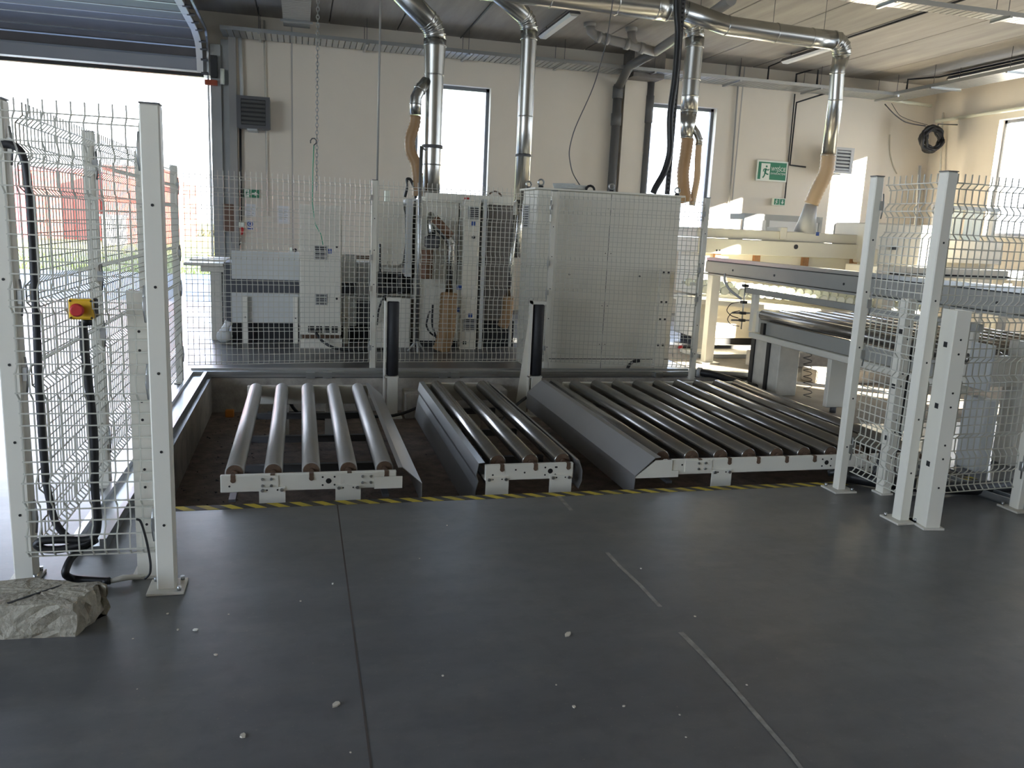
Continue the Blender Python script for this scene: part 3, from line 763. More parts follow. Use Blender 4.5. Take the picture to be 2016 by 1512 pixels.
b = MB().bbox(a.x-.03, a.x, 11.08, 11.14, 1.155, 1.21, .008); part(t, 'handle', b, M_SIGNW)
b = MB().bbox(a.x+.01, a.x+.06, 11.08, 11.15, 1.155, 1.2, .012); part(t, 'head', b, M_BLACK)

t = thing('switch_cabinet', 'narrow tall cream switch cabinet behind the left mesh panel', 'cabinet', (.245, 10.6, 0))
b = MB().bbox(-.005, .495, 10.44, 10.86, .17, 1.755, .006); part(t, 'body', b, M_CREAM)
b = MB().bbox(.005, .485, 10.425, 10.44, .31, 1.745, .004); dr = part(t, 'door', b, M_CREAM)
b = MB().box(-.005, .505, 10.43, 10.86, 0, .115); part(t, 'plinth', b, M_CREAM)
b = MB().box(.02, .48, 10.5, 10.84, .115, .17); part(t, 'plinth_gap', b, M_RUST)
grille(dr, 10.425, 618, 484, 644, 511); grille(dr, 10.425, 621, 579, 644, 600)
knob(dr, 10.425, 663, 486); knob(dr, 10.425, 663, 588); sticker(dr, 10.425, 646, 490, 653, 499)
for i in range(4): part(t, 'cable_port', MB().box(.09+.095*i, .165+.095*i, 10.432, 10.445, .2, .28), M_BLACK)
b = MB().tube(smooth_path([(.16,10.40,.24),(.24,10.3,.12),(.4,10.2,.03),(.8,10.15,.02),(1.0,10.3,.02)]), .018, 8); single('cabinet_supply_cable', b, M_BLACK, 'black cable from the narrow cabinet down onto the floor', 'cable')

t = thing('edge_banding_machine', 'cream edge banding machine with suction pipes behind the middle mesh', 'machine', (1.75, 10.9, 0))
b = MB().bbox(.97, 2.58, 10.92, 11.8, .08, 1.84, .01); part(t, 'rear_body', b, M_BEIGE)
b = MB().box(.98, 2.56, 10.62, 11.7, 0, .08); part(t, 'dark_plinth', b, M_DARK)
b = MB().prism([(.93,1.05),(1.22,1.05),(1.27,1.12),(1.29,1.35),(1.28,1.7),(1.24,1.84),(.93,1.84)], 10.6, 10.92, 'y'); part(t, 'left_hood', b, M_BEIGE)
pxr(t, 'white_strip', 10.55, 797, 392, 813, 545, M_LGREY, depth=.35); pxr(t, 'side_strip', 10.58, 813, 392, 824, 690, M_CREAMD, depth=.3)
pxr(t, 'lower_cabinet', 10.55, 738, 588, 808, 687, M_CREAM, depth=.36)
b = MB(); a = PY(770, 560, 10.62); b.box(a.x-.24, a.x+.26, 10.7, 10.93, a.z-.12, a.z+.14); part(t, 'dark_recess', b, M_DARK)
for i, (x0, y0, x1, y1) in enumerate(((752,548,792,552),(760,556,780,575),(784,540,792,578),(748,538,758,566),(770,566,798,574))):
    pxr(t, 'tool_unit', 10.62-.02*i, x0, y0, x1, y1, M_BLACK if i != 2 else M_DGREY, depth=.08)
pxr(t, 'upper_door', 10.66, 825, 398, 904, 559, M_CREAM, depth=.26); pxr(t, 'lower_door', 10.66, 825, 562, 904, 672, M_CREAM, depth=.26); pxr(t, 'bottom_door', 10.66, 825, 673, 904, 692, M_CREAM, depth=.26)
tc = pxr(t, 'tall_cabinet', 10.46, 904, 394, 947, 690, M_CREAM, depth=.46)
grille(tc, 10.46, 921, 408, 944, 432); grille(tc, 10.46, 912, 627, 937, 650)
for q in ((928,435,936,444),(899,562,909,570),(897,606,905,614),(922,617,930,625)): sticker(tc, 10.46, *q)
knob(tc, 10.46, 932, 467, .022, 'knob')
for q in ((911,672,914,678),(915,672,918,678)): sticker(tc, 10.46, *q, mt=M_BLACK, name='slot')
b = MB(); a, c = PY(948,690,10.5), PY(953,392,10.5); b.box(a.x, c.x, 10.5, 10.9, a.z, c.z); part(t, 'cabinet_edge', b, M_LGREY)
pxr(t, 'recessed_panel', 10.72, 954, 402, 1010, 632, M_WALLD, depth=.2); pxr(t, 'lower_void', 10.74, 951, 632, 1012, 690, M_DARK, depth=.18)
pxr(t, 'top_plate', 10.6, 838, 388, 1012, 396, M_CREAM, depth=.6)
for x0, x1 in ((914,918),(919,924)): sticker(t, 10.6, x0, 389, x1, 394, mt=M_RED)
pxr(t, 'rear_frame', 10.7, 1006, 396, 1014, 690, M_CREAMD, depth=.1)
b = MB().tube([PY(920,372+18,11.0)]+[PY(960+15*math.cos(a), 392-14*math.sin(a), 11.0) for a in (3.0,2.4,1.8,1.2,.6,.1)], .012, 8)
part(t, 'red_hose', MB().tube([PY(974+14*math.cos(a), 391-14*math.sin(a), 11.0) for a in (3.1,2.6,2.1,1.57,1.,.5,.05)], .012, 8), M_RUST)
b = MB().tube(smooth_path([PY(797,388,10.75), PY(803,365,10.75), PY(800,352,10.75), PY(808,352,10.75), PY(816,370,10.75), PY(819,390,10.75)]), .018, 8); part(t, 'looped_hose', b, M_BLACK)
b = MB().bbox(PY(758,400,10.8).x, PY(768,400,10.8).x, 10.8, 10.9, 1.83, PY(760,375,10.8).z, .005); part(t, 'junction_box', b, M_SIGNW)
for pts in ([(748,480),(748,540),(755,548),(790,546)], [(765,575),(752,590),(745,610),(742,640)], [(846,612),(838,640),(846,655),(856,662)], [(852,600),(850,640),(860,668)]):
    part(t, 'machine_cable', MB().tube(smooth_path([PY(x,y,10.5) for x,y in pts]), .012, 6), M_BLACK)

t = thing('support_pole', 'thin galvanised support pole in front of the edge banding machine', 'pole', (1.49, 10.3, 0))
a = PZ(820,694); zt = PY(826,287,a.y).z
b = MB().cyl((a.x,a.y,.1),(a.x,a.y,zt), .022, 10); part(t, 'pole', b, M_GALV)
for k in range(3):
    an = k*2.094+.5; b = MB().tube([(a.x,a.y,.16),(a.x+.12*math.cos(an),a.y+.12*math.sin(an),.01)], .012, 6); part(t, 'foot', b, M_LGREY)
b = MB().tube([(a.x,a.y,zt-.02),(a.x+.1,a.y+.3,zt-.02)], .012, 6); part(t, 'clamp_arm', b, M_DGREY)

# big control cabinet
t = thing('control_cabinet', 'large cream two-door control cabinet behind the back fence', 'cabinet', (3.4, 9.25, 0))
b = MB().bbox(2.54, 4.27, 8.965, 9.56, 0, 2.02, .008); part(t, 'body', b, M_CREAM)
for x0_, x1_, z0_, z1_ in ((2.55,3.407,.13,2.01),(3.413,4.26,.13,2.01),(2.55,3.407,.01,.122),(3.413,4.26,.01,.122)):
    b = MB().bbox(x0_, x1_, 8.95, 8.966, z0_, z1_, .003); dr = part(t, 'door' if z0_ > .1 else 'plinth_panel', b, M_CREAM)
    if z0_ > .1:
        xx = (x0_+x1_)/2; part(dr, 'lock', MB().cyl((xx-.02,8.944,1.1),(xx-.02,8.952,1.1),.012,10), M_BLACK)
        for z in (.3,.75,1.35,1.85): part(dr, 'door_screw', MB().cyl((x0_+.03 if x0_ > 3 else x1_-.03,8.946,z),(x0_+.03 if x0_ > 3 else x1_-.03,8.951,z),.006,6), M_BLACK)
b = MB().box(2.50, 4.30, 8.92, 9.6, 2.02, 2.04); part(t, 'roof_plate', b, M_CREAM)
part(t, 'door_seam_shade', MB().box(3.406, 3.414, 8.955, 8.967, .01, 2.01), M_DARK); part(t, 'plinth_gap', MB().box(2.55, 4.26, 8.955, 8.967, .122, .13), M_DARK)  # dark strips paint the shade inside the door and plinth seams
def side_grille(y0_, y1_, z0_, z1_):
    o = part(t, 'side_vent', MB().box(2.53, 2.54, y0_, y1_, z0_, z1_), M_LGREY)
    b = MB(); n = 9; h = (z1_-z0_)/(2*n+1)
    for i in range(n): b.box(2.528, 2.531, y0_+.02, y1_-.02, z0_+h*(2*i+1), z0_+h*(2*i+2))
    part(o, 'vent_slot', b, M_BLACK, kind='stuff')
side_grille(9.25, 9.50, 1.6, 1.85)
for x, y in ((2.58,8.98),(3.41,8.98),(4.22,8.98),(2.58,9.5)):
    b = MB().cyl((x,y,2.04),(x,y,2.06),.028,10); e = part(t, 'eye_bolt', b, M_BLACK)
    b = MB().tube([(x+.032*math.cos(k*math.pi/6), y, 2.095+.032*math.sin(k*math.pi/6)) for k in range(13)], .009, 6); part(e, 'eye_ring', b, M_GALV)
b = MB().tube([(3.0+.19*math.cos(k*.4)*(1+.02*(k%7)), 9.2+.12*math.sin(k*.4)*(1+.02*(k%5)), 2.05+.0009*k) for k in range(60)], .008, 6)
single('grey_cable_coil', b, M_LGREY, 'coil of grey cable lying on the large cabinet roof', 'cable coil')
b = MB().tube([(3.2+.05*math.cos(a), 9.1, 2.048+.05*math.sin(a)) for a in (0,.5,1,1.57,2.1,2.6,3.14)], .014, 8); single('cable_gland_loop', b, M_BLACK, 'short black cable loop on the large cabinet roof', 'cable')
t = thing('perforated_upright', 'cream perforated upright in front of the large cabinet right door', 'post', (4.06, 8.84, 0))
a = PY(1293,733,8.84); c = PY(1313,530,8.84); xa = a.x
b = MB(); b.box(xa-.055,xa+.055,8.80,8.812,.075,c.z); b.box(xa-.055,xa-.043,8.812,8.87,.075,c.z); b.box(xa+.043,xa+.055,8.812,8.87,.075,c.z); up = part(t, 'profile', b, M_CREAM)
part(t, 'foot', MB().box(xa-.055,xa+.055,8.80,8.9,0,.075), M_CREAMD)
for z in (1.16,.82,.62,.32):
    for dx in (-.03,.03): part(up, 'square_hole', MB().box(xa+dx-.013,xa+dx+.013,8.7985,8.802,z-.014,z+.014), M_BLACK)
b = MB().tube(smooth_path([PY(1259,710,8.8), PY(1245,712,8.8), PY(1236,722,8.8), PY(1234,738,8.8)]), .02, 8); single('cabinet_hose', b, M_BLACK, 'short black hose leaving the large cabinet plinth', 'hose')

# ================================================================== RIGHT HAND MACHINES
t = thing('beam_saw', 'long beige panel saw running along the back right', 'machine', (8, 11.4, 0))
XA, XB = 5.55, 10.9
b = MB().bbox(XA, XB, 11.02, 11.9, 1.575, 1.715, .008); part(t, 'top_cover', b, M_BEIGE)
b = MB().bbox(XA, XB, 10.98, 11.8, 1.35, 1.57, .008); mb_ = part(t, 'pressure_beam', b, M_BEIGE)
b = MB().box(XA+.1, XB, 11.12, 11.8, .75, 1.35); part(t, 'rear_panel', b, M_BEIGE)
for x in (1414, 1492, 1588, 1684):
    xx = PY(x, 510, 11.05).x; part(t, 'timber_post', MB().box(xx-.05, xx+.04, 11.05, 11.12, 1.0, 1.35), M_WOOD)
a = PY(1567, 486, 10.98); part(mb_, 'round_port', MB().cyl((a.x,10.976,a.z),(a.x,10.985,a.z),.035,16), M_BLACK)
for x in (1411,1417): a = PY(x, 493, 10.98); part(mb_, 'screw', MB().cyl((a.x,10.976,a.z),(a.x,10.985,a.z),.014,8), M_BLACK)
pxr(t, 'cover_box', 10.99, 1536, 448, 1551, 471, M_BEIGE, depth=.4); sticker(t, 11.02, 1606, 457, 1613, 464)
b = MB().bbox(5.62, 9.5, 10.95, 11.7, .12, .72, .01); part(t, 'lower_housing', b, M_BEIGE)
b = MB().box(5.6, 9.6, 10.9, 11.0, .72, .77); part(t, 'table_edge', b, M_GREYP)
b = MB().box(5.7, 9.5, 11.0, 11.6, 0, .12); part(t, 'plinth', b, M_DARK)
b = MB().bbox(8.2, 9.35, 10.6, 11.6, 1.30, 1.9, .02); part(t, 'saw_hood', b, M_BEIGE)
b = MB().bbox(8.2, 8.45, 10.5, 10.6, 1.22, 1.52, .01); part(t, 'hood_box', b, M_BEIGE)
part(t, 'handle', MB().box(8.48,8.56,10.55,10.6,1.52,1.56), M_BLACK)
b = MB().bbox(7.6, 12.0, 9.7, 10.4, 1.17, 1.30, .01); part(t, 'clamp_table', b, M_BEIGE)
b = MB().box(7.8, 12.0, 9.68, 9.7, 1.19, 1.22); part(t, 'table_slot', b, M_DARK)
for x in (8.0, 10.0, 11.8): part(t, 'table_leg', MB().bbox(x-.08, x+.08, 9.9, 10.1, 0, 1.17, .006), M_CREAMD)
t = thing('wheel_conveyor', 'sunlit conveyor of white wheels between the panel saw and the grey beam', 'conveyor', (6.8, 10.3, 0))
wsrc = None
for row, (yy, zz) in enumerate(((10.15,.84),(10.42,.90),(10.68,.90))):
    for i in range(26):
        x = 5.3+.14*i+(.07 if row % 2 else 0); zz = (.84,.90,.90)[row]+.05-.05*(x-5.3)
        if wsrc is None:
            b = MB(); b.tube([(x-.001+0,yy-.035,zz),(x,yy-.03,zz),(x,yy+.03,zz),(x,yy+.035,zz)], [.045,.058,.058,.045], 14); wsrc = part(t, 'wheel', b, M_SIGNW); w0 = (x,yy,zz)
        else: copy_part(wsrc, t, (x-w0[0], yy-w0[1], zz-w0[2]))
    zr_ = (.84,.90,.90)[row]; b = MB().prism([(5.2,zr_+.02),(5.2,zr_+.06),(9.1,zr_-.13),(9.1,zr_-.17)], yy-.005, yy+.005, 'y'); part(t, 'axle_rail', b, M_GALV)
b = MB().prism([(5.15,.70),(5.15,.76),(9.15,.56),(9.15,.50)], 10.05, 10.8, 'y'); part(t, 'bed', b, M_BEIGE)
for x in (5.4, 7.2, 9.0): part(t, 'leg', MB().box(x-.04,x+.04,10.35,10.45,0,.70-.05*(x-5.15)), M_CREAMD)
t = thing('floor_guide_rail', 'black and beige guide rail on the floor before the panel saw', 'rail', (6.6, 10.3, 0))
part(t, 'black_bar', MB().box(5.15, 7.7, 10.36, 10.42, .03, .1), M_BLACK); part(t, 'beige_channel', MB().box(5.1, 8.5, 9.95, 10.36, .0, .05), M_BEIGE)
part(t, 'steel_strip', MB().box(5.1, 8.5, 9.8, 9.95, .0, .06), M_GALV); part(t, 'red_end', MB().box(5.09,5.15,10.37,10.41,.04,.09), M_RED)
# plinth blocks
single('concrete_plinth', MB().bbox(5.5, 8.6, 9.1, 9.3, .004, .20, .01), M_PIT, 'stained grey concrete plinth on the dusty floor behind the lift', 'plinth')
single('concrete_kerb', MB().bbox(5.65, 8.6, 8.0, 8.3, .004, .16, .012), M_PIT, 'low concrete kerb by the raised roller conveyor', 'kerb')

# gantry beam along Y
t = thing('gantry_beam', 'long grey gantry beam on cream legs crossing the right side', 'beam', (5.05, 7, 0))
b = MB().bbox(4.98, 5.13, 3.4, 9.6, 1.145, 1.29, .006); part(t, 'beam_body', b, M_BEAM)
b = MB().box(4.99, 5.12, 3.4, 9.6, 1.298, 1.335); part(t, 'top_rail', b, M_GALV)
b = MB().box(4.995, 5.115, 3.4, 9.6, 1.29, 1.298); part(t, 'shadow_gap', b, M_DARK)
b = MB().box(4.96, 5.10, 3.4, 9.6, 1.12, 1.14); part(t, 'bottom_flange', b, M_BEAM)
for Y_ in (9.45, 3.55): 
    part(t, 'leg', MB().bbox(4.98, 5.10, Y_-.06, Y_+.06, .02, 1.12, .006), M_CREAM); part(t, 'foot_plate', MB().box(4.92,5.16,Y_-.12,Y_+.12,0,.02), M_CREAMD)
for Y_ in (8.9, 8.0, 6.8, 6.2, 5.0): part(t, 'bolt', MB().cyl((4.975,Y_,1.21),(4.982,Y_,1.21),.012,8), M_BLACK)
t = thing('raised_roller_conveyor', 'raised grey roller lift conveyor right of the pit', 'conveyor', (5.6, 6.4, 0))
rs = None
for i in range(8):
    x = 4.80+P1*i
    if rs is None: rs = part(t, 'roller', MB().tube([(x,4.95,.795),(x,4.96,.795),(x,7.84,.795),(x,7.85,.795)], [.05,.058,.058,.05], 20), M_ROLLB)
    else: copy_part(rs, t, (P1*i,0,0))
part(t, 'side_panel', MB().bbox(4.76, 4.79, 5.0, 7.7, .60, .735, .004), M_BEAM)
part(t, 'lower_rail', MB().bbox(4.72, 4.80, 4.95, 7.97, .535, .595, .006), M_CREAM)
part(t, 'far_cross_beam', MB().bbox(4.76, 6.5, 7.86, 7.92, .60, .83, .006), M_CREAM); part(t, 'near_cross_beam', MB().bbox(4.76, 6.5, 4.88, 4.94, .60, .83, .006), M_CREAM)
part(t, 'far_base_beam', MB().bbox(4.80, 6.5, 7.75, 7.9, .535, .595, .006), M_CREAMD)
part(t, 'bracket_block', MB().box(4.73,4.76,7.70,7.76,.6,.72), M_BLACK)
part(t, 'guard_bar', MB().bbox(4.75, 4.79, 4.9, 8.2, 1.0, 1.06, .004), M_BEAM)
part(t, 'guard_post', MB().bbox(4.76, 4.82, 7.98, 8.05, .595, 1.0, .004), M_CREAM); part(t, 'guard_post', MB().bbox(4.76, 4.82, 4.95, 5.02, .595, 1.0, .004), M_CREAM)
for Y0_, Y1_ in ((7.40,7.92),(4.72,4.93)):
    lc = part(t, 'lift_column', MB().bbox(4.76, 5.0, Y0_, Y1_, 0, .535, .008) if Y0_ > 5 else MB().bbox(4.74,4.86,Y0_,Y1_,0,.535,.008), M_CREAMD if Y0_ > 5 else M_LGREY)
    for yy in ((Y1_-.05,Y1_+.02),(Y0_+.17,Y0_+.23)):
        if Y0_ > 5: part(lc, 'belt', MB().box(4.745,4.765,yy[0],yy[1],0,.53), M_BLACK)
ya_, yb_ = PX(1966,800,5.15).y, PX(2008,800,5.15).y
part(t, 'front_column', MB().bbox(5.15,5.27,yb_,ya_,0,.94,.008), M_CREAMD)
part(t, 'column_cover', MB().bbox(4.735,4.757,4.72,4.93,.6,.93,.004), M_LGREY)
for yy, lab in ((6.6,''),(5.7,'')):
    part(t, 'cover_column', MB().bbox(4.80, 5.02, yy, yy+.06, .06, .53, .004), M_CREAM); part(t, 'levelling_foot', MB().cyl((4.9,yy+.03,0),(4.9,yy+.03,.06),.03,10), M_DGREY)
rod = PY(1478, 600, 8.2)
b = MB().cyl((4.73,8.15,.60),(4.73,8.15,1.1),.008,8); part(t, 'sensor_rod', b, M_GALV)
for z in (.70,.78,.90,1.08):
    part(t, 'sensor_clamp', MB().bbox(4.70,4.76,8.12,8.18,z-.015,z+.015,.004), M_BLACK)
    if z < .8: part(t, 'sensor_arm', MB().cyl((4.60,8.15,z),(4.88,8.15,z),.009,8), M_DGREY)
b = MB().tube(smooth_path([(4.55,8.3,1.2),(4.55,8.3,1.12),(4.60,8.25,1.02),(4.72,8.18,.93)]), .014, 8); single('sensor_hose', b, M_HEATL, 'pale bent hose feeding the sensor rod', 'hose')
for i, (q, lab) in enumerate((([(4.72,8.2,.9),(4.6,8.2,.88),(4.55,8.2,.8),(4.62,8.2,.74),(4.7,8.18,.72)], 'thin looped cable at the upper sensor clamps'), ([(4.72,8.2,.8),(4.62,8.2,.78),(4.57,8.2,.7),(4.63,8.2,.64),(4.72,8.18,.63)], 'thin looped cable at the lower sensor clamps'))):
    single('sensor_cable', MB().tube(smooth_path(q), .005, 6), M_BLACK, lab, 'cable')
b = MB().tube([PY(1590+8*math.sin(k*.8), 695+ k*1.55, 7.3)+Vector((0,.03*math.cos(k*.8),0)) for k in range(60)], .004, 5); single('coiled_air_hose', b, M_BLACK, 'thin coiled air hose hanging by the white cover column', 'hose')
b = MB().tube(smooth_path([(4.45,8.5,.03),(4.9,8.3,.02),(5.4,8.0,.02),(6.2,7.4,.02)]), .02, 8); single('floor_cable', b, M_BLACK, 'black cable trailing over the dusty floor right of the pit', 'cable')
t = thing('sleeved_cable', 'dark sleeved cable bundle on the far right corner of the rollers', 'cable', (4.5,7.9,0))
part(t, 'sleeve', MB().tube(smooth_path([(4.30,8.25,.10),(4.42,8.1,.10),(4.52,7.8,.08),(4.62,7.55,.06)]), .04, 8), M_BLACK)
part(t, 'collar', MB().cyl((4.30,8.25,.10),(4.33,8.22,.10),.055,12), M_GREYP)
# black hose bundle on the floor at the right fence
t = thing('floor_hose_bundle', 'thick black hose bundle along the foot of the right fence', 'hose', (4.0,4.2,0))
part(t, 'thick_hose', MB().tube(smooth_path([(3.55,4.62,.05),(3.75,4.45,.05),(3.95,4.3,.06),(4.3,4.25,.05),(4.75,4.3,.05),(4.9,4.4,.05)]), .045, 10), M_BLACK)
part(t, 'thin_hose', MB().tube(smooth_path([(3.5,4.7,.04),(3.6,4.6,.1),(3.72,4.52,.06),(3.76,4.52,.2),(3.80,4.56,.28)]), .022, 8), M_BLACK)
t = thing('column_cable_bundle', 'black cables hanging behind the short column in the right mesh', 'cable', (3.8,4.5,0))
for k in range(4): part(t, 'cable', MB().tube(smooth_path([(3.76+.02*k,4.45,.95),(3.78+.015*k,4.46,.7),(3.75+.02*k,4.45,.45),(3.77+.01*k,4.45,.18)]), .009, 6), M_BLACK)

# ================================================================== DUCTWORK
def duct(parent, name, pts, r, seams=(), n=24, m_=None, r1=None):
    q = [Vector(p) for p in pts]
    rr = r if r1 is None else [r+(r1-r)*i/(len(q)-1) for i in range(len(q))]
    o = part(parent, name, MB().tube(q, rr, n), m_ or M_DUCT)
    for i in seams:
        d_ = (q[min(i+1,len(q)-1)]-q[max(i-1,0)]).normalized(); rad = (rr[i] if isinstance(rr, list) else rr)
        part(o, 'seam_ring', MB().tube([q[i]-d_*.008, q[i]-d_*.004, q[i]+d_*.004, q[i]+d_*.008], [rad, rad+.008, rad+.008, rad], n), M_DUCT)
    return o
def elbow(p0, d0, d1, R, k=4):
    """bend starting at p0 heading d0, ending heading d1"""
    d0 = Vector(d0).normalized(); d1 = Vector(d1).normalized(); ang = d0.angle(d1); ax = d0.cross(d1).normalized(); c = ax.cross(d0)
    return [Vector(p0)+c*R*(1-math.cos(ang*i/k))+d0*R*math.sin(ang*i/k) for i in range(k+1)]
MZ = 4.55; MY = 10.8
t = thing('main_extraction_duct', 'wide spiral extraction duct running below the ceiling', 'duct', (4, MY, MZ-.2))
a = PY(1309, 41, MY); zc = a.z+.175
duct(t, 'main_tube', [(x, MY, zc) for x in (-1.2, .5, 2.2, 3.1, 4.0, 4.55, 4.72)], .175, (2,3,4,5,6))
duct(t, 'reducer', [(4.72,MY,zc),(4.98,MY,zc-.02)], .175, (), r1=.125)
a = PY(1490, 62, MY)
e = elbow((7.27,MY,a.z), (1,0,0), (0,.15,-1), .17, 5)
duct(t, 'narrow_tube', [(4.98,MY,zc-.02),(5.6,MY,a.z+.03),(6.35,MY,a.z+.01),(6.9,MY,a.z),(7.27,MY,a.z)], .125, (1,2,3,4))
el = duct(t, 'right_elbow', e, .125, (1,2,3,4,5))
for x in (5.2, 6.3, 7.1): part(t, 'hanger_wire', MB().cyl((x,MY,a.z+.12),(x,MY,CZ-.02),.004,6), M_DGREY)
for x in (1.0, 3.6): part(t, 'hanger_wire', MB().cyl((x,MY,zc+.17),(x,MY,CZ-.02),.004,6), M_DGREY)
# right drop
t = thing('right_drop_duct', 'straight silver drop duct feeding the panel saw at far right', 'duct', (7.5, 11, 1.7))
ex = e[-1]
duct(t, 'drop_tube', [ex, ex+Vector((0,.05,-.25)), Vector((ex.x+.03,ex.y+.06,3.6)), Vector((7.53,11.0,2.85))], [.115,.10,.10,.10], (1,2,3))
hp = [Vector((7.53,11.0,2.86)), Vector((7.54,11.0,2.6)), Vector((7.45,11.05,2.35)), Vector((7.40,11.1,2.12))]
part(t, 'flexible_hose', ribbed(hp, .10, .06, .09, 18), M_HOSEL)
part(t, 'hood_cone', MB().tube([(7.40,11.1,2.13),(7.38,11.15,1.715)], [.085,.16], 18), M_HEATL)
# third drop
t = thing('third_drop_duct', 'tapered silver drop duct with tan hose right of the black hose', 'duct', (5.4,11.2,2))
ax_, ay = PY(1365,110,11.2).x, 11.2
topz = PY(1365,75,11.2).z
e = list(reversed(elbow((ax_, ay, topz), (0,0,1), (-.8,-.45,.35), .22, 5)))
duct(t, 'branch', [Vector((4.78,MY,zc))]+e, .13, (2,3,4,5))
z1, z2, z3, z4 = PY(1365,158,ay).z, PY(1362,190,ay).z, PY(1355,220,ay).z, PY(1354,272,ay).z
duct(t, 'drop_tube', [(ax_,ay,topz),(ax_+.005,ay,topz-.12),(ax_,ay,z1),(ax_,ay,z2),(ax_-.0,ay,z3)], [.135,.125,.125,.12,.12], (1,2,3,4))
duct(t, 'taper', [(ax_,ay,z3),(ax_,ay,z4)], .12, (1,), r1=.085)
hp = [PY(1354,272,ay), PY(1350,305,ay), PY(1344,340,ay), PY(1346,370,ay), PY(1352,400,ay)]
part(t, 'tan_hose', ribbed(hp, .082, .05, .1, 18), M_HOSE)
duct(t, 'side_branch', [PY(1360,245,ay), PY(1372,262,ay), PY(1377,275,ay), PY(1376,285,ay)], .05, (2,3))
hp = [PY(1376,285,ay), PY(1374,310,ay), PY(1373,350,ay), PY(1366,385,ay), PY(1362,405,ay)]
part(t, 'thin_hose', ribbed(hp, .045, .03, .08, 14), M_HOSEL)
# second drop
t = thing('second_drop_duct', 'straight silver drop duct left of the large cabinet', 'duct', (2.95,11.1,1.6))
ay = 11.1; topz = PY(1042,62,ay).z; ax_ = PY(1042,62,ay).x
e = list(reversed(elbow((ax_, ay, topz), (0,0,1), (-.8,-.4,.38), .2, 5)))
duct(t, 'branch', [e[0]+Vector((-.5,-.3,.2))]+e, .11, (1,2,3,4,5))
duct(t, 'drop_tube', [(ax_,ay,topz),(ax_,ay,topz-.1),(ax_,ay,PY(1040,230,ay).z),(ax_,ay,1.9)], [.115,.105,.10,.098], (1,2))
duct(t, 'lower_tube', [(ax_-.12,10.75,1.95),(ax_-.13,10.72,1.2)], .05, ())
part(t, 'clamp_band', MB().cyl((ax_,ay,PY(1036,307,ay).z-.015),(ax_,ay,PY(1036,307,ay).z+.015),.112,20), M_DGREY)
hp = [(2.66,10.55,.70),(2.66,10.55,.55),(2.64,10.55,.40),(2.60,10.58,.28)]
part(t, 'orange_hose', ribbed(hp, .07, .035, .07, 14), M_HOSE)
duct(t, 'thin_pipe', [(2.72,10.6,1.75),(2.68,10.56,1.2),(2.66,10.55,.70)], .03, ())
# first drop
t = thing('first_drop_duct', 'wide silver drop duct with side branch left of the first window', 'duct', (1.65,10.9,1.7))
ay = 10.9; topz = PY(856,78,ay).z; ax_ = PY(856,100,ay).x
e = list(reversed(elbow((ax_, ay, topz), (0,0,1), (-.72,-.35,.45), .24, 5)))
duct(t, 'branch', [e[0]+Vector((-.5,-.25,.35))]+e, .135, (1,2,3,4,5))
zz = [PY(855,y,ay).z for y in (90,148,325,410)]
duct(t, 'drop_tube', [(ax_,ay,topz),(ax_,ay,zz[0]),(ax_,ay,zz[1]),(ax_,ay,zz[2]),(ax_,ay,zz[3])], [.145,.140,.122,.118,.112], (1,2,3))
part(t, 'clamp_band', MB().cyl((ax_,ay,PY(850,289,ay).z-.02),(ax_,ay,PY(850,289,ay).z+.02),.135,20), M_DGREY)
xl = PY(846,430,10.75).x
duct(t, 'lower_pipe', [(ax_-.02,ay,zz[3]+.02),(xl,10.72,zz[3]-.06),(xl,10.5,PY(846,462,10.5).z)], .055, ())
part(t, 'blast_gate', MB().bbox(xl-.09,xl+.09,10.42,10.56,PY(840,488,10.5).z,PY(840,464,10.5).z,.02), M_DGREY)
part(t, 'brown_hose', ribbed([PY(841,490,10.48), PY(840,515,10.48), PY(838,552,10.48)], .075, .05, .08, 16), M_HOSED)
duct(t, 'side_pipe', [PY(853,432,10.42), PY(868,452,10.42), PY(882,470,10.42), PY(888,480,10.42), PY(888,492,10.42), PY(884,575,10.42)], .052, (2,3))
part(t, 'brown_sleeve', MB().tube([PY(855,430,10.40), PY(887,466,10.40)], .058, 14), M_HOSED)
part(t, 'tan_hose', ribbed([PY(884,578,10.40), PY(882,610,10.35), PY(880,650,10.32), PY(872,680,10.3), PY(866,694,10.3)], .105, .05, .08, 18), M_HOSE)
duct(t, 'window_branch', [PY(840,160,10.85), PY(826,178,10.8), PY(819,192,10.78), PY(818,205,10.78), PY(818,226,10.78)], .072, (1,3))
part(t, 'window_hose', ribbed([PY(818,228,10.78), PY(817,245,10.78), PY(806,275,10.78), PY(808,300,10.78), PY(818,318,10.78), PY(822,345,10.78), PY(822,388,10.78)], .066, .045, .11, 16), M_HOSE)

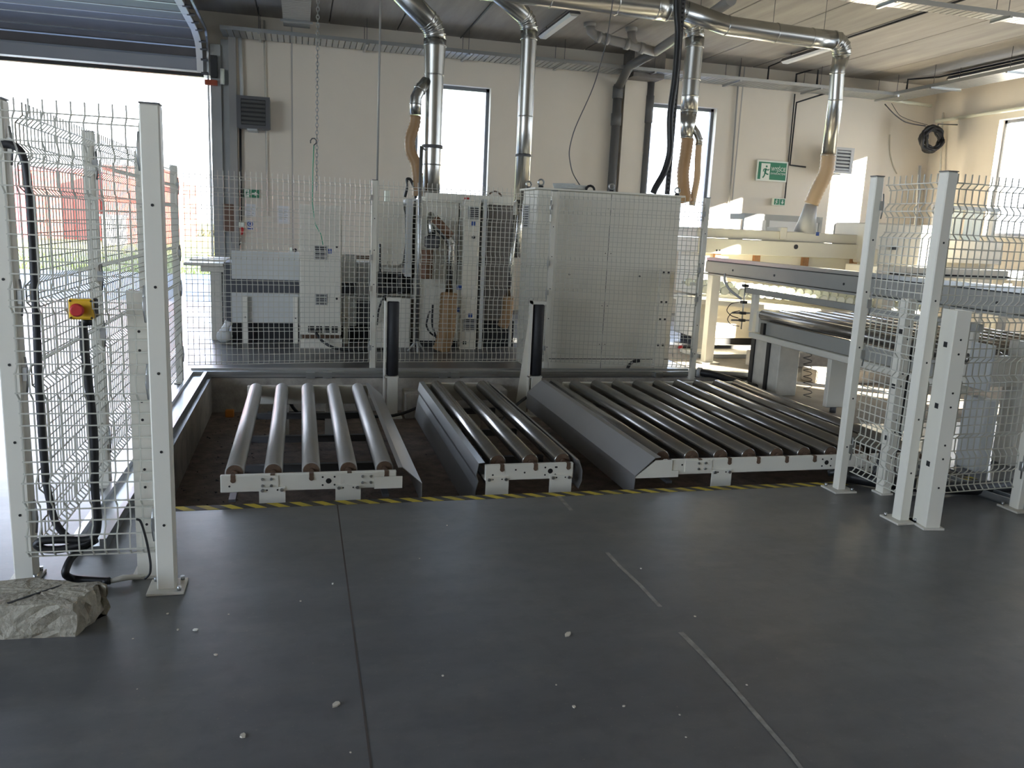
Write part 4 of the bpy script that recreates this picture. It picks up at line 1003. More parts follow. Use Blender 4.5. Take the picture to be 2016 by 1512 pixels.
# ================================================================== THINGS ON THE WALLS AND CEILING
def tray(label, x0, x1, y0, y1, z, axis, cat='cable tray'):
    t = thing('cable_tray', label, cat, ((x0+x1)/2,(y0+y1)/2,z), 'galvanised cable trays')
    b = MB()
    if axis == 'x': b.box(x0,x1,y0,y0+.004,z,z+.06); part(t,'near_flange',b,M_GALV); part(t,'far_flange',MB().box(x0,x1,y1-.004,y1,z,z+.06),M_GALV)
    else: b.box(x0,x0+.004,y0,y1,z,z+.06); part(t,'near_flange',b,M_GALV); part(t,'far_flange',MB().box(x1-.004,x1,y0,y1,z,z+.06),M_GALV)
    b = MB(); L0, L1 = (x0,x1) if axis=='x' else (y0,y1); k = L0
    while k < L1:
        if axis == 'x': b.box(k, min(k+.085,L1), y0+.004, y1-.004, z, z+.006)
        else: b.box(x0+.004, x1-.004, k, min(k+.085,L1), z, z+.006)
        k += .1
    part(t, 'slotted_bottom', b, M_GALV, kind='stuff')
    k = L0+.6
    while k < L1:
        for s_ in (0,1):
            if axis=='x': p_ = (k, y0+.02 if s_ else y1-.02)
            else: p_ = (x0+.02 if s_ else x1-.02, k)
            part(t, 'hanger_rod', MB().cyl((p_[0],p_[1],z-.03),(p_[0],p_[1],CZ-.02),.005,6), M_DGREY)
        b = MB().box(k-.02,k+.02,y0-.04,y1+.04,z-.03,z) if axis=='x' else MB().box(x0-.04,x1+.04,k-.02,k+.02,z-.03,z)
        part(t, 'cross_bracket', b, M_GALV); k += 1.75
    return t
tray('galvanised cable tray running along the whole back wall', -1.25, 12.1, 14.88, 15.5, 4.53, 'x')
tray('galvanised cable tray turning along the right wall', 11.5, 12.1, 9.7, 14.86, 4.53, 'y')
tray('galvanised cable tray crossing the ceiling at upper right', 6.5, 13.0, 9.4, 9.65, 4.55, 'x')
a = PZ(558,55,4.62); 
tray('short galvanised cable tray coming forward above the left wall panel', a.x, a.x+.42, 12.0, 14.85, 4.66, 'y')

def lamp(label, x, y0, y1, z=4.8):
    t = thing('ceiling_lamp', label, 'lamp', (x,(y0+y1)/2,z), 'linear ceiling lamps')
    part(t, 'housing', MB().prism([(x-.05,z+.06),(x+.05,z+.06),(x+.09,z),(x-.09,z)], y0, y1, 'y'), M_DGREY)
    part(t, 'diffuser', MB().prism([(x-.085,z-.002),(x+.085,z-.002),(x+.05,z-.035),(x-.05,z-.035)], y0+.03, y1-.03, 'y'), M_LAMPW)
    for yy in (y0+.2, y1-.2): part(t, 'hanger', MB().cyl((x,yy,z+.06),(x,yy,CZ-.02),.006,6), M_DGREY)
lamp('linear ceiling lamp between the second and third duct', 4.02, 12.6, 14.35); lamp('linear ceiling lamp behind the right duct elbow', 8.65, 12.75, 14.3); lamp('linear ceiling lamp by the right wall tray', 12.3, 12.2, 14.3)
def conduit(name, label, pts, r, mt, cat='pipe', group=None, n=8):
    return single(name, MB().tube([Vector(p) for p in pts], r, n), mt, label, cat, group)
cj = CZ-.05
conduit('ceiling_conduit', 'black conduit line on the ceiling left of the second duct', [(PZ(911,70,cj).x,15.5,cj),(PZ(911,70,cj).x,9.,cj)], .012, M_BLACK)
conduit('ceiling_conduit', 'black conduit line on the ceiling running from the right elbow', [(8.75,15.0,4.6),(8.75,15.0,4.85),(8.75,14.0,4.9),(8.75,5.,4.92)], .016, M_BLACK)
conduit('ceiling_conduit', 'black conduit bent down beside the right wall tray', [(11.9,15.0,4.62),(11.9,15.0,4.88),(12.3,14.6,4.9),(12.3,6,4.9)], .02, M_BLACK)
q = [PY(1570,150,15.3), PY(1568,146,15.3), PY(1612,136,15.1), PY(1609,168,15.1)]
conduit('wall_conduit', 'black bracket conduit dropping behind the tray by the exit sign', [PY(1566,168,15.45), PY(1568,146,15.45), PY(1611,134,15.2), PY(1608,170,15.2)], .02, M_BLACK)
conduit('wall_conduit', 'black conduit down the wall right of the green exit sign', [PY(1628,183,15.45), PY(1568,202,15.52), PY(1555,325,15.56), PY(1586,329,15.56)], .018, M_BLACK)
conduit('wall_conduit', 'thin black conduit down to the lit exit lamp', [PY(1565,185,15.57), PY(1545,392,15.57)], .012, M_BLACK)
conduit('wall_conduit', 'grey conduit pair down the wall left of the green exit sign', [PY(1458,130,15.56), PY(1453,170,15.56), PY(1436,400,15.56)], .018, M_PVCL)
conduit('wall_conduit', 'beige conduit on the wall right of the left heater', [PY(520,40,15.55), PY(524,250,15.55), PY(527,425,15.55)], .018, M_CREAMD)
conduit('wall_conduit', 'white conduit down the door side wall', [PY(472,75,15.5), PY(476,175,15.5), PY(476,195,15.5)], .03, M_LGREY)
conduit('wall_conduit', 'black cable down the wall to the red socket', [PY(473,245,15.52), PY(474,340,15.52), PY(474,440,15.52)], .02, M_BLACK)
conduit('radiator_pipe', 'white pipe along the right part of the back wall', [PY(1700,190,15.5), PY(1780,200,15.5), (12.95,15.5,PY(1830,208,15.5).z)], .035, M_SIGNW)
conduit('radiator_pipe', 'white pipe high on the right wall', [(13.05,15.4,4.2),(13.05,4,4.2)], .035, M_SIGNW)
conduit('hanging_rod', 'thin brown rod hanging from the ceiling to the machine', [(PY(750,0,10.5).x,10.5,CZ-.02),(PY(742,385,10.5).x,10.5,PY(742,385,10.5).z)], .013, M_PVCL)
# drain pipes
t = thing('drain_stack', 'dark grey drain stack on the wall left of the pilaster', 'pipe', (5.9,15.45,0))
part(t, 'pipe', MB().cyl((5.88,15.48,0),(5.88,15.48,4.35),.085,16), M_PVC)
for z in (3.6, 4.1): part(t, 'socket', MB().cyl((5.88,15.48,z),(5.88,15.48,z+.22),.10,16), M_PVC)
t = thing('drain_stack', 'dark grey drain stack on the wall beside the second window', 'pipe', (6.56,15.47,0))
part(t, 'pipe', MB().cyl((6.55,15.48,0),(6.55,15.48,4.5),.065,16), M_PVC)
part(t, 'socket', MB().cyl((6.55,15.48,3.7),(6.55,15.48,4.2),.078,16), M_PVC)
t = thing('ceiling_drain', 'grey drain pipes with elbows under the ceiling', 'pipe', (5,13.8,4.5))
dy = 13.6
g_ = [PY(1161,45,dy), PY(1163,62,dy), PY(1175,72,dy), PY(1240,88,dy), PY(1290,102,dy)]
part(t, 'main_run', MB().tube(g_, .075, 14), M_PVCL)
part(t, 'inlet', MB().tube([PY(1161,40,dy), PY(1161,52,dy)], .10, 14), M_PVCL)
part(t, 'inlet', MB().tube([PY(1243,50,dy), PY(1243,62,dy)], .10, 14), M_PVCL)
part(t, 'riser', MB().tube([PY(1243,55,dy), PY(1244,78,dy), PY(1250,90,dy)], .07, 14), M_PVCL)
for x, y in ((1178,73),(1194,77),(1234,87),(1263,95)): part(t, 'collar', MB().tube([PY(x-4,y-1,dy), PY(x+4,y+1,dy)], .09, 14), M_PVCL)
part(t, 'rising_run', MB().tube([PY(1290,102,dy), PZ(1345,65,4.75), PZ(1440,0,4.75)], .075, 14), M_PVCL)
part(t, 'falling_run', MB().tube([PY(1290,102,dy), PY(1240,130,14.8), Vector((5.88,15.48,4.3))], .08, 14), M_PVC)
# black hose and perforated strip from the ceiling to the cabinet
hY = 9.25
q = [Vector((PY(1328,0,hY).x,hY,CZ-.02)), PY(1331,20,hY), PY(1336,60,hY), PY(1330,150,hY), PY(1318,230,hY), PY(1320,300,hY), PY(1308,340,hY), PY(1290,370,hY), PY(1286,380,hY)]
single('black_supply_hose', MB().tube(smooth_path(q), .038, 10), M_BLACK, 'thick black hose hanging from the ceiling to the large cabinet', 'hose')
b = MB(); p0_, p1_ = Vector((PY(1346,0,9.3).x,9.3,CZ-.02)), PY(1314,383,9.3); nseg = 60
def slab(b, a, c, hw, y0, y1):
    b.add([(a.x-hw,y0,a.z),(a.x+hw,y0,a.z),(c.x+hw,y0,c.z),(c.x-hw,y0,c.z),(a.x-hw,y1,a.z),(a.x+hw,y1,a.z),(c.x+hw,y1,c.z),(c.x-hw,y1,c.z)], [(3,2,1,0),(4,5,6,7),(0,1,5,4),(1,2,6,5),(2,3,7,6),(3,0,4,7)])
t = thing('perforated_strip', 'dark perforated mounting strip beside the thick black hose', 'strip', (p1_.x,9.3,p1_.z))
slab(b, p0_, p1_, .03, 9.3, 9.32); part(t, 'strip_bar', b, M_DGREY)
b = MB()
for i in range(nseg): slab(b, p0_.lerp(p1_, (i+.2)/nseg), p0_.lerp(p1_, (i+.7)/nseg), .012, 9.297, 9.2995)
part(t, 'slots', b, M_BLACK, kind='stuff')
q = [PY(1208,0,9.25)+Vector((0,0,.1)), PY(1195,80,9.25), PY(1170,170,9.25), PY(1130,255,9.25), PY(1119,300,9.25), PY(1126,340,9.25), PY(1143,367,9.25)]
single('hanging_wire', MB().tube(smooth_path(q), .006, 6), M_DGREY, 'thin grey wire curving down to the large cabinet roof', 'wire')
# chain and green cord
b = MB(); cY = 10.3; zt, zb = CZ-.03, PY(623,378,cY).z; xt, xb_ = PY(627,0,cY).x, PY(623,378,cY).x
n = int((zt-zb)/.042)
for i in range(n):
    u = i/n; cx, cz = xt+(xb_-xt)*u, zt+(zb-zt)*u
    if i % 2: b.tube([(cx+.017*math.cos(k*1.0472), cY, cz+.028*math.sin(k*1.0472)) for k in range(7)], .007, 4, False)
    else: b.tube([(cx, cY+.017*math.cos(k*1.0472), cz+.028*math.sin(k*1.0472)) for k in range(7)], .007, 4, False)
t = thing('hanging_chain', 'long steel chain hanging from the ceiling at left', 'chain', (xb_,cY,zb)); part(t, 'chain_links', b, M_GALV, kind='stuff')
t = thing('green_cord', 'green cord tied to the chain and dangling over the cabinet', 'cord', (xb_,cY,1.2))
part(t, 'cord', MB().tube([PY(618,285,cY), PY(616,330,cY), PY(615,400,cY), PY(620,440,cY), PY(632,462,cY), PY(636,482,cY)], .006, 6), M_GCORD)
part(t, 'ring', MB().tube([PY(617+6*math.cos(a), 279-7*math.sin(a), cY) for a in (-1.5,-.5,.4,1.2,2,2.8,3.6)], .007, 6), M_DGREY)

def heater(label, x0, y0, x1, y1, mt, mt2, side):
    Y0 = 15.12; a, c = PY(x0,y1,Y0), PY(x1,y0,Y0)
    t = thing('wall_heater', label, 'heater', ((a.x+c.x)/2,15.3,a.z), 'fan heaters on the back wall')
    w, h = c.x-a.x, c.z-a.z
    pr_ = [(a.x,a.z+.02),(a.x+.05,a.z),(c.x-.05,a.z),(c.x,a.z+.02),(c.x,c.z-.02),(c.x-.05,c.z),(a.x+.05,c.z),(a.x,c.z-.02)]
    part(t, 'casing', MB().prism(pr_, Y0+.03, 15.42, 'y'), mt)
    b = MB()
    for bx in ((a.x,c.x,a.z,a.z+.05),(a.x,c.x,c.z-.05,c.z),(a.x,a.x+.07,a.z+.05,c.z-.05),(c.x-.07,c.x,a.z+.05,c.z-.05)): b.box(bx[0],bx[1],Y0,Y0+.03,bx[2],bx[3])
    part(t, 'front_frame', b, mt)
    part(t, 'inner_void', MB().box(a.x+.07,c.x-.07,Y0+.022,Y0+.029,a.z+.05,c.z-.05), M_BLACK)
    k = 6; hh = (h-.10)/k
    for i in range(k):
        z = a.z+.05+i*hh
        part(t, 'louvre', MB().prism([(Y0-.012,z+.012),(Y0+.012,z+hh*.78),(Y0+.018,z+hh*.78),(Y0-.006,z+.012)], a.x+.075, c.x-.075, 'x'), mt2)
    part(t, 'mounting_bracket', MB().box(a.x+w*.3,a.x+w*.6,Y0+.1,WY,a.z-.03,a.z), M_LGREY)
    part(t, 'wall_arm', MB().box(a.x+w*.4,a.x+w*.5,15.4,WY,a.z+.1,c.z-.1), M_DGREY)
heater('dark grey fan heater on the wall right of the big door', 466, 192, 531, 250, M_DGREY, M_PVC, 1)
heater('light grey fan heater on the wall behind the right drop duct', 1638, 292, 1683, 340, M_HEATL, M_LGREY, -1)

# signs
def text_part(parent, txt, size, x, y, z, mt, name='lettering', sx=1.):
    cu = bpy.data.curves.new('lettering', 'FONT'); cu.body = txt; cu.size = size; cu.align_x = 'CENTER'; cu.align_y = 'CENTER'; cu.extrude = .001; cu.resolution_u = 3
    ob = bpy.data.objects.new('tmp_text', cu); COL.objects.link(ob)
    me = bpy.data.meshes.new_from_object(ob); bpy.data.objects.remove(ob)
    me.transform(Matrix.Diagonal((sx,1,1,1))); me.transform(Matrix.Rotation(R90, 4, 'X')); me.materials.clear(); me.materials.append(mt)
    o = bpy.data.objects.new(name, me); COL.objects.link(o); o.parent = parent; LOC[o.name] = Vector((x,y,z)); o.location = LOC[o.name]-LOC[parent.name]
    o['kind'] = 'stuff'; return o
def runner(parent, cx, cz, h, y, mt):
    b = MB(); s_ = h
    def limb(pts, w): 
        for (x0,z0),(x1,z1) in zip(pts, pts[1:]):
            d = Vector((x1-x0, z1-z0)).normalized(); n = Vector((-d.y, d.x))*w*s_
            b.prism([(cx+x0*s_-n.x, cz+z0*s_-n.y),(cx+x1*s_-n.x, cz+z1*s_-n.y),(cx+x1*s_+n.x, cz+z1*s_+n.y),(cx+x0*s_+n.x, cz+z0*s_+n.y)], y-.003, y, 'y')
    limb([(0,.22),(-.06,-.05)], .07); limb([(-.06,-.05),(.1,-.16),(.22,-.16)], .045); limb([(-.06,-.05),(-.08,-.25),(-.2,-.42)], .045)
    limb([(0,.2),(.16,.1),(.25,.2)], .032); limb([(0,.2),(-.18,.16),(-.2,.0)], .032)
    b.prism([(cx+(.03+.075*math.cos(k*.7854))*s_, cz+(.36+.075*math.sin(k*.7854))*s_) for k in range(8)], y-.003, y, 'y')
    o = part(parent, 'running_figure', b, mt, kind='stuff')
t = thing('exit_sign', 'large green evacuation exit sign on the back wall', 'sign', (9.4,15.5,3.0))
Ys = 15.52; a, c = PY(1488,355,Ys), PY(1552,319,Ys); zc_ = (a.z+c.z)/2
part(t, 'board', MB().box(a.x,c.x,Ys,Ys+.02,a.z,c.z), M_SIGNW); part(t, 'mount', MB().box(a.x+.1,c.x-.1,Ys+.02,WY,zc_-.05,zc_+.05), M_LGREY)
w_ = c.x-a.x; h_ = c.z-a.z
part(t, 'green_field', MB().box(a.x+.03,c.x-.03,Ys-.004,Ys-.0005,a.z+.03,c.z-.03), M_GREEN)
part(t, 'doorway', MB().box(a.x+w_*.13,a.x+w_*.42,Ys-.006,Ys-.0042,a.z+.03,c.z-h_*.14), M_SIGNW)
runner(t, a.x+w_*.29, zc_-.02, h_*.72, Ys-.0065, M_GREEN)
text_part(t, 'WYJŚCIE', h_*.29, a.x+w_*.70, Ys-.006, zc_+h_*.09, M_SIGNW, sx=.72); text_part(t, 'EWAKUACYJNE', h_*.14, a.x+w_*.70, Ys-.006, zc_-h_*.12, M_SIGNW, sx=.86)
t = thing('exit_lamp', 'small lit exit lamp with arrow below the large green sign', 'sign', (9.6,15.5,2.4))
a, c = PY(1522,404,15.5), PY(1547,391,15.5); w_ = c.x-a.x; h_ = c.z-a.z
part(t, 'case', MB().bbox(a.x,c.x,15.5,15.58,a.z,c.z,.004), M_SIGNW); part(t, 'arrow_field', MB().box(a.x+w_*.52,c.x-.015,15.497,15.4995,a.z+.015,c.z-.015), M_GREEN)
part(t, 'back_mount', MB().box(a.x+.05,c.x-.05,15.58,WY,a.z+.02,c.z-.02), M_LGREY)
xm_ = a.x+w_*.74; zm_ = (a.z+c.z)/2
b = MB(); b.prism([(xm_-.012,zm_+.04),(xm_+.012,zm_+.04),(xm_+.012,zm_-.005),(xm_+.035,zm_-.005),(xm_,zm_-.045),(xm_-.035,zm_-.005),(xm_-.012,zm_-.005)], 15.495,15.497,'y'); part(t,'arrow',b,M_SIGNW)
part(t, 'figure_field', MB().box(a.x+.015,a.x+w_*.48,15.4975,15.4995,a.z+.015,c.z-.015), M_GREEN); runner(t, a.x+w_*.25, zm_, h_*.8, 15.4965, M_SIGNW)
t = thing('exit_sign', 'small green exit sign with right arrow by the big door', 'sign', (-.8,15.5,2.0))
a, c = PY(480,389,15.55), PY(510,373,15.55); w_ = c.x-a.x; h_ = c.z-a.z; zm_ = (a.z+c.z)/2
part(t, 'board', MB().box(a.x,c.x,15.55,15.6,a.z,c.z), M_GREEN)
part(t, 'doorway', MB().box(a.x+.012,a.x+w_*.36,15.547,15.5495,a.z+.012,c.z-.012), M_SIGNW); runner(t, a.x+w_*.2, zm_, h_*.8, 15.5465, M_GREEN)
b = MB(); xm_ = a.x+w_*.72; b.prism([(xm_-.05,zm_-.012),(xm_,zm_-.012),(xm_,zm_-.04),(xm_+.05,zm_),(xm_,zm_+.04),(xm_,zm_+.012),(xm_-.05,zm_+.012)], 15.546,15.5495,'y'); part(t,'arrow',b,M_SIGNW)
for q, lab in (((546,406,570,440),'white printed notice on the wall left of the narrow cabinet'), ((482,402,503,426),'white notice under the small exit sign')):
    a, c = PY(q[0],q[3],15.58), PY(q[2],q[1],15.58)
    t = thing('wall_notice', lab, 'notice', ((a.x+c.x)/2,15.59,a.z), 'paper notices on the back wall')
    part(t, 'sheet', MB().box(a.x,c.x,15.585,WY,a.z,c.z), M_PAPER)
    b = MB()
    for i in range(6): b.box(a.x+.03,c.x-.03-.02*(i%3),15.583,15.5848,c.z-.06-.035*i,c.z-.05-.035*i)
    part(t, 'print', b, M_GREYP, kind='stuff')
t = thing('safety_sign', 'small blue pictogram sign beside the red socket', 'sign', (-.83,15.59,1.6))
a, c = PY(486,452,15.58), PY(499,434,15.58); xm_, zm_ = (a.x+c.x)/2, (a.z+c.z)/2+.02
part(t, 'sheet', MB().box(a.x,c.x,15.585,WY,a.z,c.z), M_PAPER)
part(t, 'blue_ring', MB().tube([(xm_+.042*math.cos(k*.5236),15.583,zm_+.042*math.sin(k*.5236)) for k in range(13)], .008, 6), M_BLUE)
part(t, 'blue_glyph', MB().box(xm_-.014,xm_+.014,15.58,15.585,zm_-.02,zm_+.025), M_BLUE); part(t, 'blue_bar', MB().box(a.x+.01,c.x-.01,15.58,15.585,a.z+.008,a.z+.03), M_BLUE)
t = thing('red_socket', 'red and white power plug hanging by the big door', 'socket', (-.95,15.5,1.6))
a = PY(475,452,15.5)
part(t, 'socket_box', MB().bbox(a.x-.04,a.x+.05,15.46,WY,a.z+.03,a.z+.13,.008), M_SIGNW); part(t, 'plug', MB().tube([(a.x+.01,15.48,a.z+.04),(a.x+.01,15.48,a.z-.04),(a.x,15.48,a.z-.09)], [.035,.032,.02], 12), M_RED)
part(t, 'cable_loop', MB().tube(smooth_path([PY(474,460,15.5), PY(474,478,15.5), PY(465,489,15.5), PY(457,480,15.5), PY(457,450,15.5)]), .014, 8), M_BLACK)
t = thing('door_control_box', 'brown control box mounted on the door jamb', 'control box', (-1.1,15.5,1.6))
a, c = PY(440,455,15.45), PY(460,402,15.45); part(t, 'box', MB().bbox(a.x,c.x,15.45,15.57,a.z,c.z,.006), mat('brown_box', (.16,.09,.06), .6)); part(t, 'mount', MB().box(a.x+.03,c.x-.03,15.57,WY,a.z+.05,c.z-.05), M_DGREY)
# cable coil in the corner
t = thing('cable_coil', 'big coil of black cable hung high in the right corner', 'cable coil', (12.3,15.3,3.2))
ctr = PY(1838,275,14.85); R0 = .235
for k in range(7):
    rr_ = random.Random(k); o1, o2 = rr_.uniform(-.03,.03), rr_.uniform(-.03,.03); R_ = R0*rr_.uniform(.72,1.12)
    part(t, 'cable_turn', MB().tube([(ctr.x+o1+R_*math.cos(a*.2618), 14.85+.03*math.sin(a*1.3+k)+.02*k, ctr.z+o2+R_*1.05*math.sin(a*.2618)) for a in range(25)], .030, 6), M_BLACK)
part(t, 'hook', MB().tube([(WX,14.9,ctr.z+.34),(ctr.x+.1,14.9,ctr.z+.32),(ctr.x+.1,14.88,ctr.z+.2)], .012, 6), M_DGREY)
for i, (pts, lab) in enumerate((([(1742,205),(1760,225),(1780,240),(1800,245),(1822,248)],'loose black wires from the tray to the cable coil'), ([(1755,203),(1770,228),(1795,238),(1826,246)],'thin wire swag beside the cable coil'), ([(1752,265),(1752,300),(1758,325),(1766,342)],'pale yellow cord hanging on the right wall section'))):
    conduit('loose_wire', lab, smooth_path([PY(x,y,15.585 if i==2 else 14.9) for x,y in pts]), .012 if i != 1 else .006, M_BLACK if i < 2 else M_CHIP, 'wire')
conduit('corner_pipe', 'beige pipe running down beside the cable coil', [PX(1857,222,13.08), PX(1855,240,13.05), PX(1846,460,13.05)], .02, M_CREAMD)
conduit('corner_pipe', 'grey post standing before the corner wall', [PY(1811,326,14.9), PY(1805,420,14.9), Vector((PY(1805,420,14.9).x,14.9,0))], .03, M_PVCL)
# curtains and racks near the right window
t = thing('strip_curtain', 'translucent white strip curtain standing before the right window', 'curtain', (10.3,11.5,0))
for k in range(4): part(t, 'strip', MB().box(10.15+.2*k,10.32+.2*k,11.5+.02*(k%2),11.505+.02*(k%2),1.3,2.2), M_SIGNW)
part(t, 'rail', MB().box(9.9,11.2,11.48,11.54,2.2,2.26), M_GREYP); part(t, 'post', MB().box(9.95,10.02,11.48,11.55,0,2.2), M_CREAMD); part(t, 'post', MB().box(11.1,11.17,11.48,11.55,0,2.2), M_CREAMD)

# ================================================================== FOREGROUND SMALL THINGS
t = thing('emergency_stop_box', 'yellow emergency stop box with red button on the left fence', 'switch box', (-.9,3.7,1.1))
a, c = PY(136,629,3.62), PY(182,589,3.62)
part(t, 'yellow_cover', MB().bbox(a.x,c.x,3.615,3.65,a.z,c.z,.006), M_YEL); part(t, 'black_back', MB().bbox(a.x+.002,c.x+.004,3.65,3.70,a.z+.002,c.z-.002,.006), M_BLACK)
xm_, zm_ = (a.x+c.x)/2-.006, (a.z+c.z)/2
part(t, 'red_button', MB().tube([(xm_,3.616,zm_),(xm_,3.59,zm_),(xm_,3.585,zm_),(xm_,3.575,zm_)], [.018,.02,.027,.02], 18), M_RED)
for dx in (-.036,.04):
    for dz in (-.034,.034): part(t, 'cover_screw', MB().cyl((xm_+.006+dx,3.611,zm_+dz),(xm_+.006+dx,3.616,zm_+dz),.004,8), M_DARK)
part(t, 'cable_gland', MB().cyl((xm_+.012,3.68,a.z+.002),(xm_+.012,3.68,a.z-.03),.02,10), M_BLACK)
q = [(163,632),(165,660),(170,720),(180,800),(186,880),(186,960),(193,1020),(190,1052),(170,1070),(120,1082),(85,1082),(70,1072),(80,1064),(120,1062),(165,1064),(190,1058)]
single('stop_box_conduit', MB().tube(smooth_path([PY(x,y,3.70) for x,y in q], 5, 3), .017, 10), M_BLACK, 'black conduit dropping from the yellow stop box into a loop', 'conduit')
q = [(2,284),(22,284),(42,296),(54,340),(60,420),(66,520),(72,640),(76,760),(84,880),(92,960),(108,1030),(135,1062),(180,1066)]
single('fence_conduit', MB().tube(smooth_path([PY(x,y,3.73) for x,y in q], 5, 3), .015, 10), M_RUBBER, 'long black conduit curving down the left front mesh', 'conduit')
q = [PY(190,1062,3.72), PY(160,1080,3.72), PY(138,1100,3.66), PY(126,1130,3.6), PZ(140,1148), PZ(200,1152), PZ(216,1152)]
q = [Vector((v.x,v.y,max(v.z,.02))) for v in q]
single('floor_conduit', MB().tube(smooth_path(q, 5, 3), .016, 10), M_BLACK, 'black conduit bending onto the floor behind the concrete lump', 'conduit')
t = thing('cable_splice', 'pale heat-shrunk cable splice on the floor by the left post', 'cable splice', (-.8,3.62,0))
a, c = PZ(218,1152), PZ(278,1142)
part(t, 'sleeve', MB().tube([a+Vector((0,0,.018)), a.lerp(c,.4)+Vector((0,0,.024)), c+Vector((0,0,.018))], [.010,.014,.009], 10), M_CREAMD)
part(t, 'black_end', MB().tube([a+Vector((-.03,0,.018)), a+Vector((0,0,.018))], .014, 10), M_BLACK)
q = [(285,1140),(296,1130),(297,1110),(290,1070),(282,1040),(276,1024),(268,1022)]
single('thin_black_wire', MB().tube(smooth_path([PY(x,y,3.6) for x,y in q]), .005, 6), M_BLACK, 'thin black wire rising beside the left short column', 'wire')
# concrete lump
def lump(name, label, outline, h, zscale, seed):
    r_ = random.Random(seed); b = MB(); n = len(outline); rings = []
    cx = sum(p[0] for p in outline)/n; cyy = sum(p[1] for p in outline)/n
    for k, (sc_, z) in enumerate(((.97,0),(1.0,h*.15),(1.01,h*.4),(1.0,h*.65),(.985,h*.88),(.95,h*.98),(.80,h*1.0),(.5,h*1.0),(.2,h*1.0))):
        ring = []
        for i, (x, y) in enumerate(outline):
            j = (.011 if z < h*.9 else .005) if z > 0 else .004
            ring.append((cx+(x-cx)*sc_+r_.uniform(-j,j), cyy+(y-cyy)*sc_+r_.uniform(-j,j), max(0,z+r_.uniform(-j,j)*.6 if 0 < k else 0)))
        rings.append(ring)
    vs_ = [v for rg_ in rings for v in rg_]+[(cx,cyy,h)]; fs = []
    for k in range(len(rings)-1):
        for i in range(n): fs.append((k*n+i, k*n+(i+1)%n, (k+1)*n+(i+1)%n, (k+1)*n+i))
    e_ = (len(rings)-1)*n
    for i in range(n): fs.append((e_+i, e_+(i+1)%n, len(vs_)-1))
    fs.append(list(reversed(range(n)))); b.add(vs_, fs, False)
    return b
def dens(poly, k):
    out = []
    for i in range(len(poly)):
        a, c = Vector(poly[i]), Vector(poly[(i+1)%len(poly)])
        for u in range(k): out.append(tuple(a.lerp(c, u/k)))
    return out
H_ = .135
f0 = [PZ(-120,1262), PZ(0,1260), PZ(150,1254), PZ(188,1225), PZ(204,1205)]
bk = [PZ(212,1148,H_), PZ(150,1143,H_), PZ(60,1134,H_), PZ(-60,1148,H_), PZ(-150,1160,H_)]
ol = dens([(v.x,v.y) for v in f0+bk], 5)
t = thing('concrete_lump', 'broken lump of concrete lying at the lower left', 'concrete', (-1.0,3.3,0))
part(t, 'lump', lump('lump','',ol,H_,1,5), M_BLOCK)
a, c = PZ(15,1188,H_), PZ(122,1152,H_)
b = MB(); d_ = (c-a).normalized(); nn = Vector((-d_.y,d_.x,0))*.006
b.prism([(a-nn)[:2],(c-nn*.6)[:2],(c+nn*.6)[:2],(a+nn)[:2]], H_-.02, H_+.002, 'z'); part(t, 'crack', b, M_DARK)
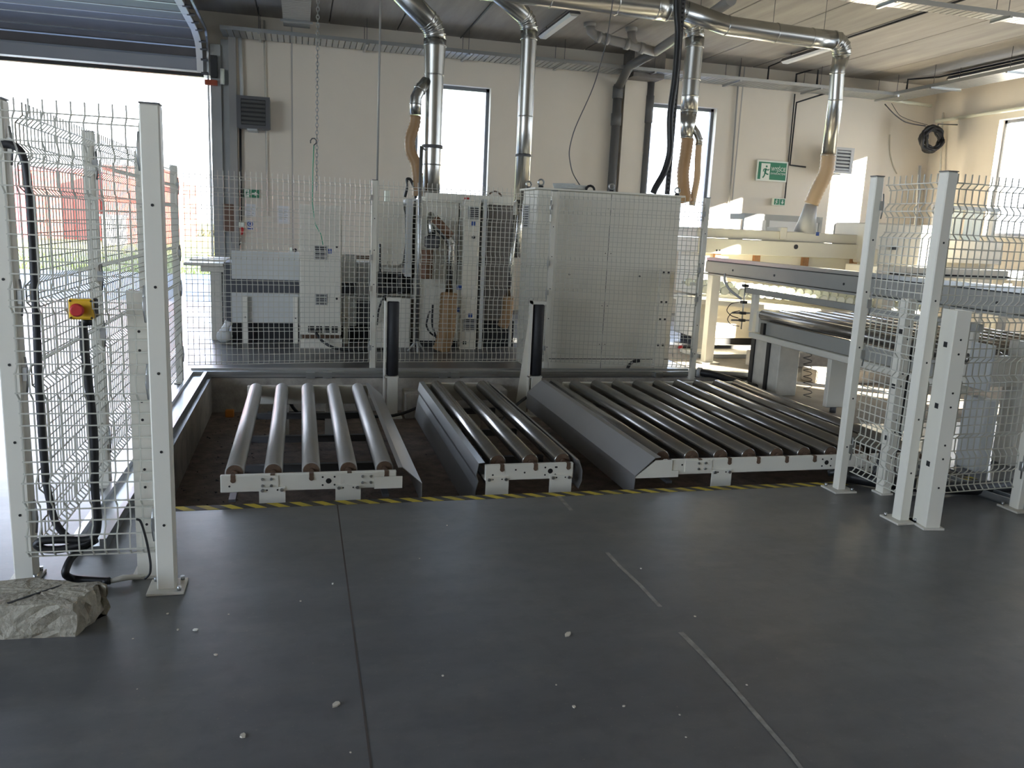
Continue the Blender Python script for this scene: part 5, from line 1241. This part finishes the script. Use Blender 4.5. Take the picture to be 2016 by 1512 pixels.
# chips and debris on the floor
CS = .45
chips = [(655,1150,.012),(592,1184,.010),(478,1450,.022),(662,1388,.022),(385,1241,.02),(350,1241,.012),(330,1209,.012),(1118,1250,.024),(1262,1120,.010),(1368,1214,.012),(1130,1392,.016),(1228,1391,.010),(1470,1349,.008),(872,1331,.010),(262,1258,.008),(450,1210,.008),(880,1035,.010),(826,1100,.008),(270,1357,.006),(1338,1408,.008),(1350,1452,.007),(690,1482,.007),(425,1290,.012),(1095,1349,.007)]
r_ = random.Random(11)
for i, (x, y, s_) in enumerate(chips):
    s_ *= CS; p_ = PZ(x, y); b = MB(); an = r_.random()*3.1
    el_ = 2.0 if i in (3,7,22) else 1.2
    pts = [(math.cos(k*1.0472)*s_*el_*r_.uniform(.7,1.1), math.sin(k*1.0472)*s_*r_.uniform(.7,1.1)) for k in range(6)]
    pts = [(p_.x+u*math.cos(an)-v*math.sin(an), p_.y+u*math.sin(an)+v*math.cos(an)) for u, v in pts]
    b.prism(pts, 0.0005, s_*r_.uniform(.5,.9), 'z')
    single('floor_chip', b, M_CHIP if i % 4 else M_CREAM, {2:'pale pebble near the bottom left of the floor',3:'elongated pale chip left of the floor joint',7:'long pale chip in the middle of the foreground floor',4:'larger pale chip on the floor right of the concrete lump',10:'pale chip right of the floor joint near the bottom centre',0:'small white flake left of the floor joint below the roller bed'}.get(i,'tiny pale speck of debris lying on the dark floor'), 'debris', 'pale chips on the floor')

t = thing('rear_guard_housing', 'grey framed housing with pale panes behind the panel saw', 'housing', (8.2,13.1,0))
Yh = 13.0; a, c = PY(1462,470,Yh), PY(1620,428,Yh)
part(t, 'frame_top', MB().box(a.x,c.x,Yh,Yh+.5,c.z-.10,c.z), M_GREYP); part(t, 'frame_bottom', MB().box(a.x,c.x,Yh,Yh+.5,a.z-.4,a.z), M_GREYP)
for x in (a.x, a.x+(c.x-a.x)*.28, c.x-.06): part(t, 'frame_upright', MB().box(x,x+.06,Yh,Yh+.06,a.z,c.z-.10), M_GREYP)
for x0_, x1_ in ((a.x+.06,a.x+(c.x-a.x)*.28),(a.x+(c.x-a.x)*.28+.06,c.x-.06)): part(t, 'pane', MB().box(x0_,x1_,Yh+.02,Yh+.03,a.z,c.z-.10), M_PAPER)
for x in (a.x+.1, c.x-.2): part(t, 'leg', MB().box(x,x+.1,Yh+.2,Yh+.3,0,a.z-.4), M_GREYP)
t = thing('handrail', 'grey tubular handrail behind the right end of the panel saw', 'handrail', (9.6,12.6,0))
q0, q1 = PY(1645,442,12.6), PY(1702,444,12.6)
part(t, 'top_rail', MB().cyl(q0, q1, .025, 10), M_GREYP)
for q_ in (q0, q1): part(t, 'post', MB().cyl((q_.x,12.6,0), q_, .025, 10), M_GREYP)
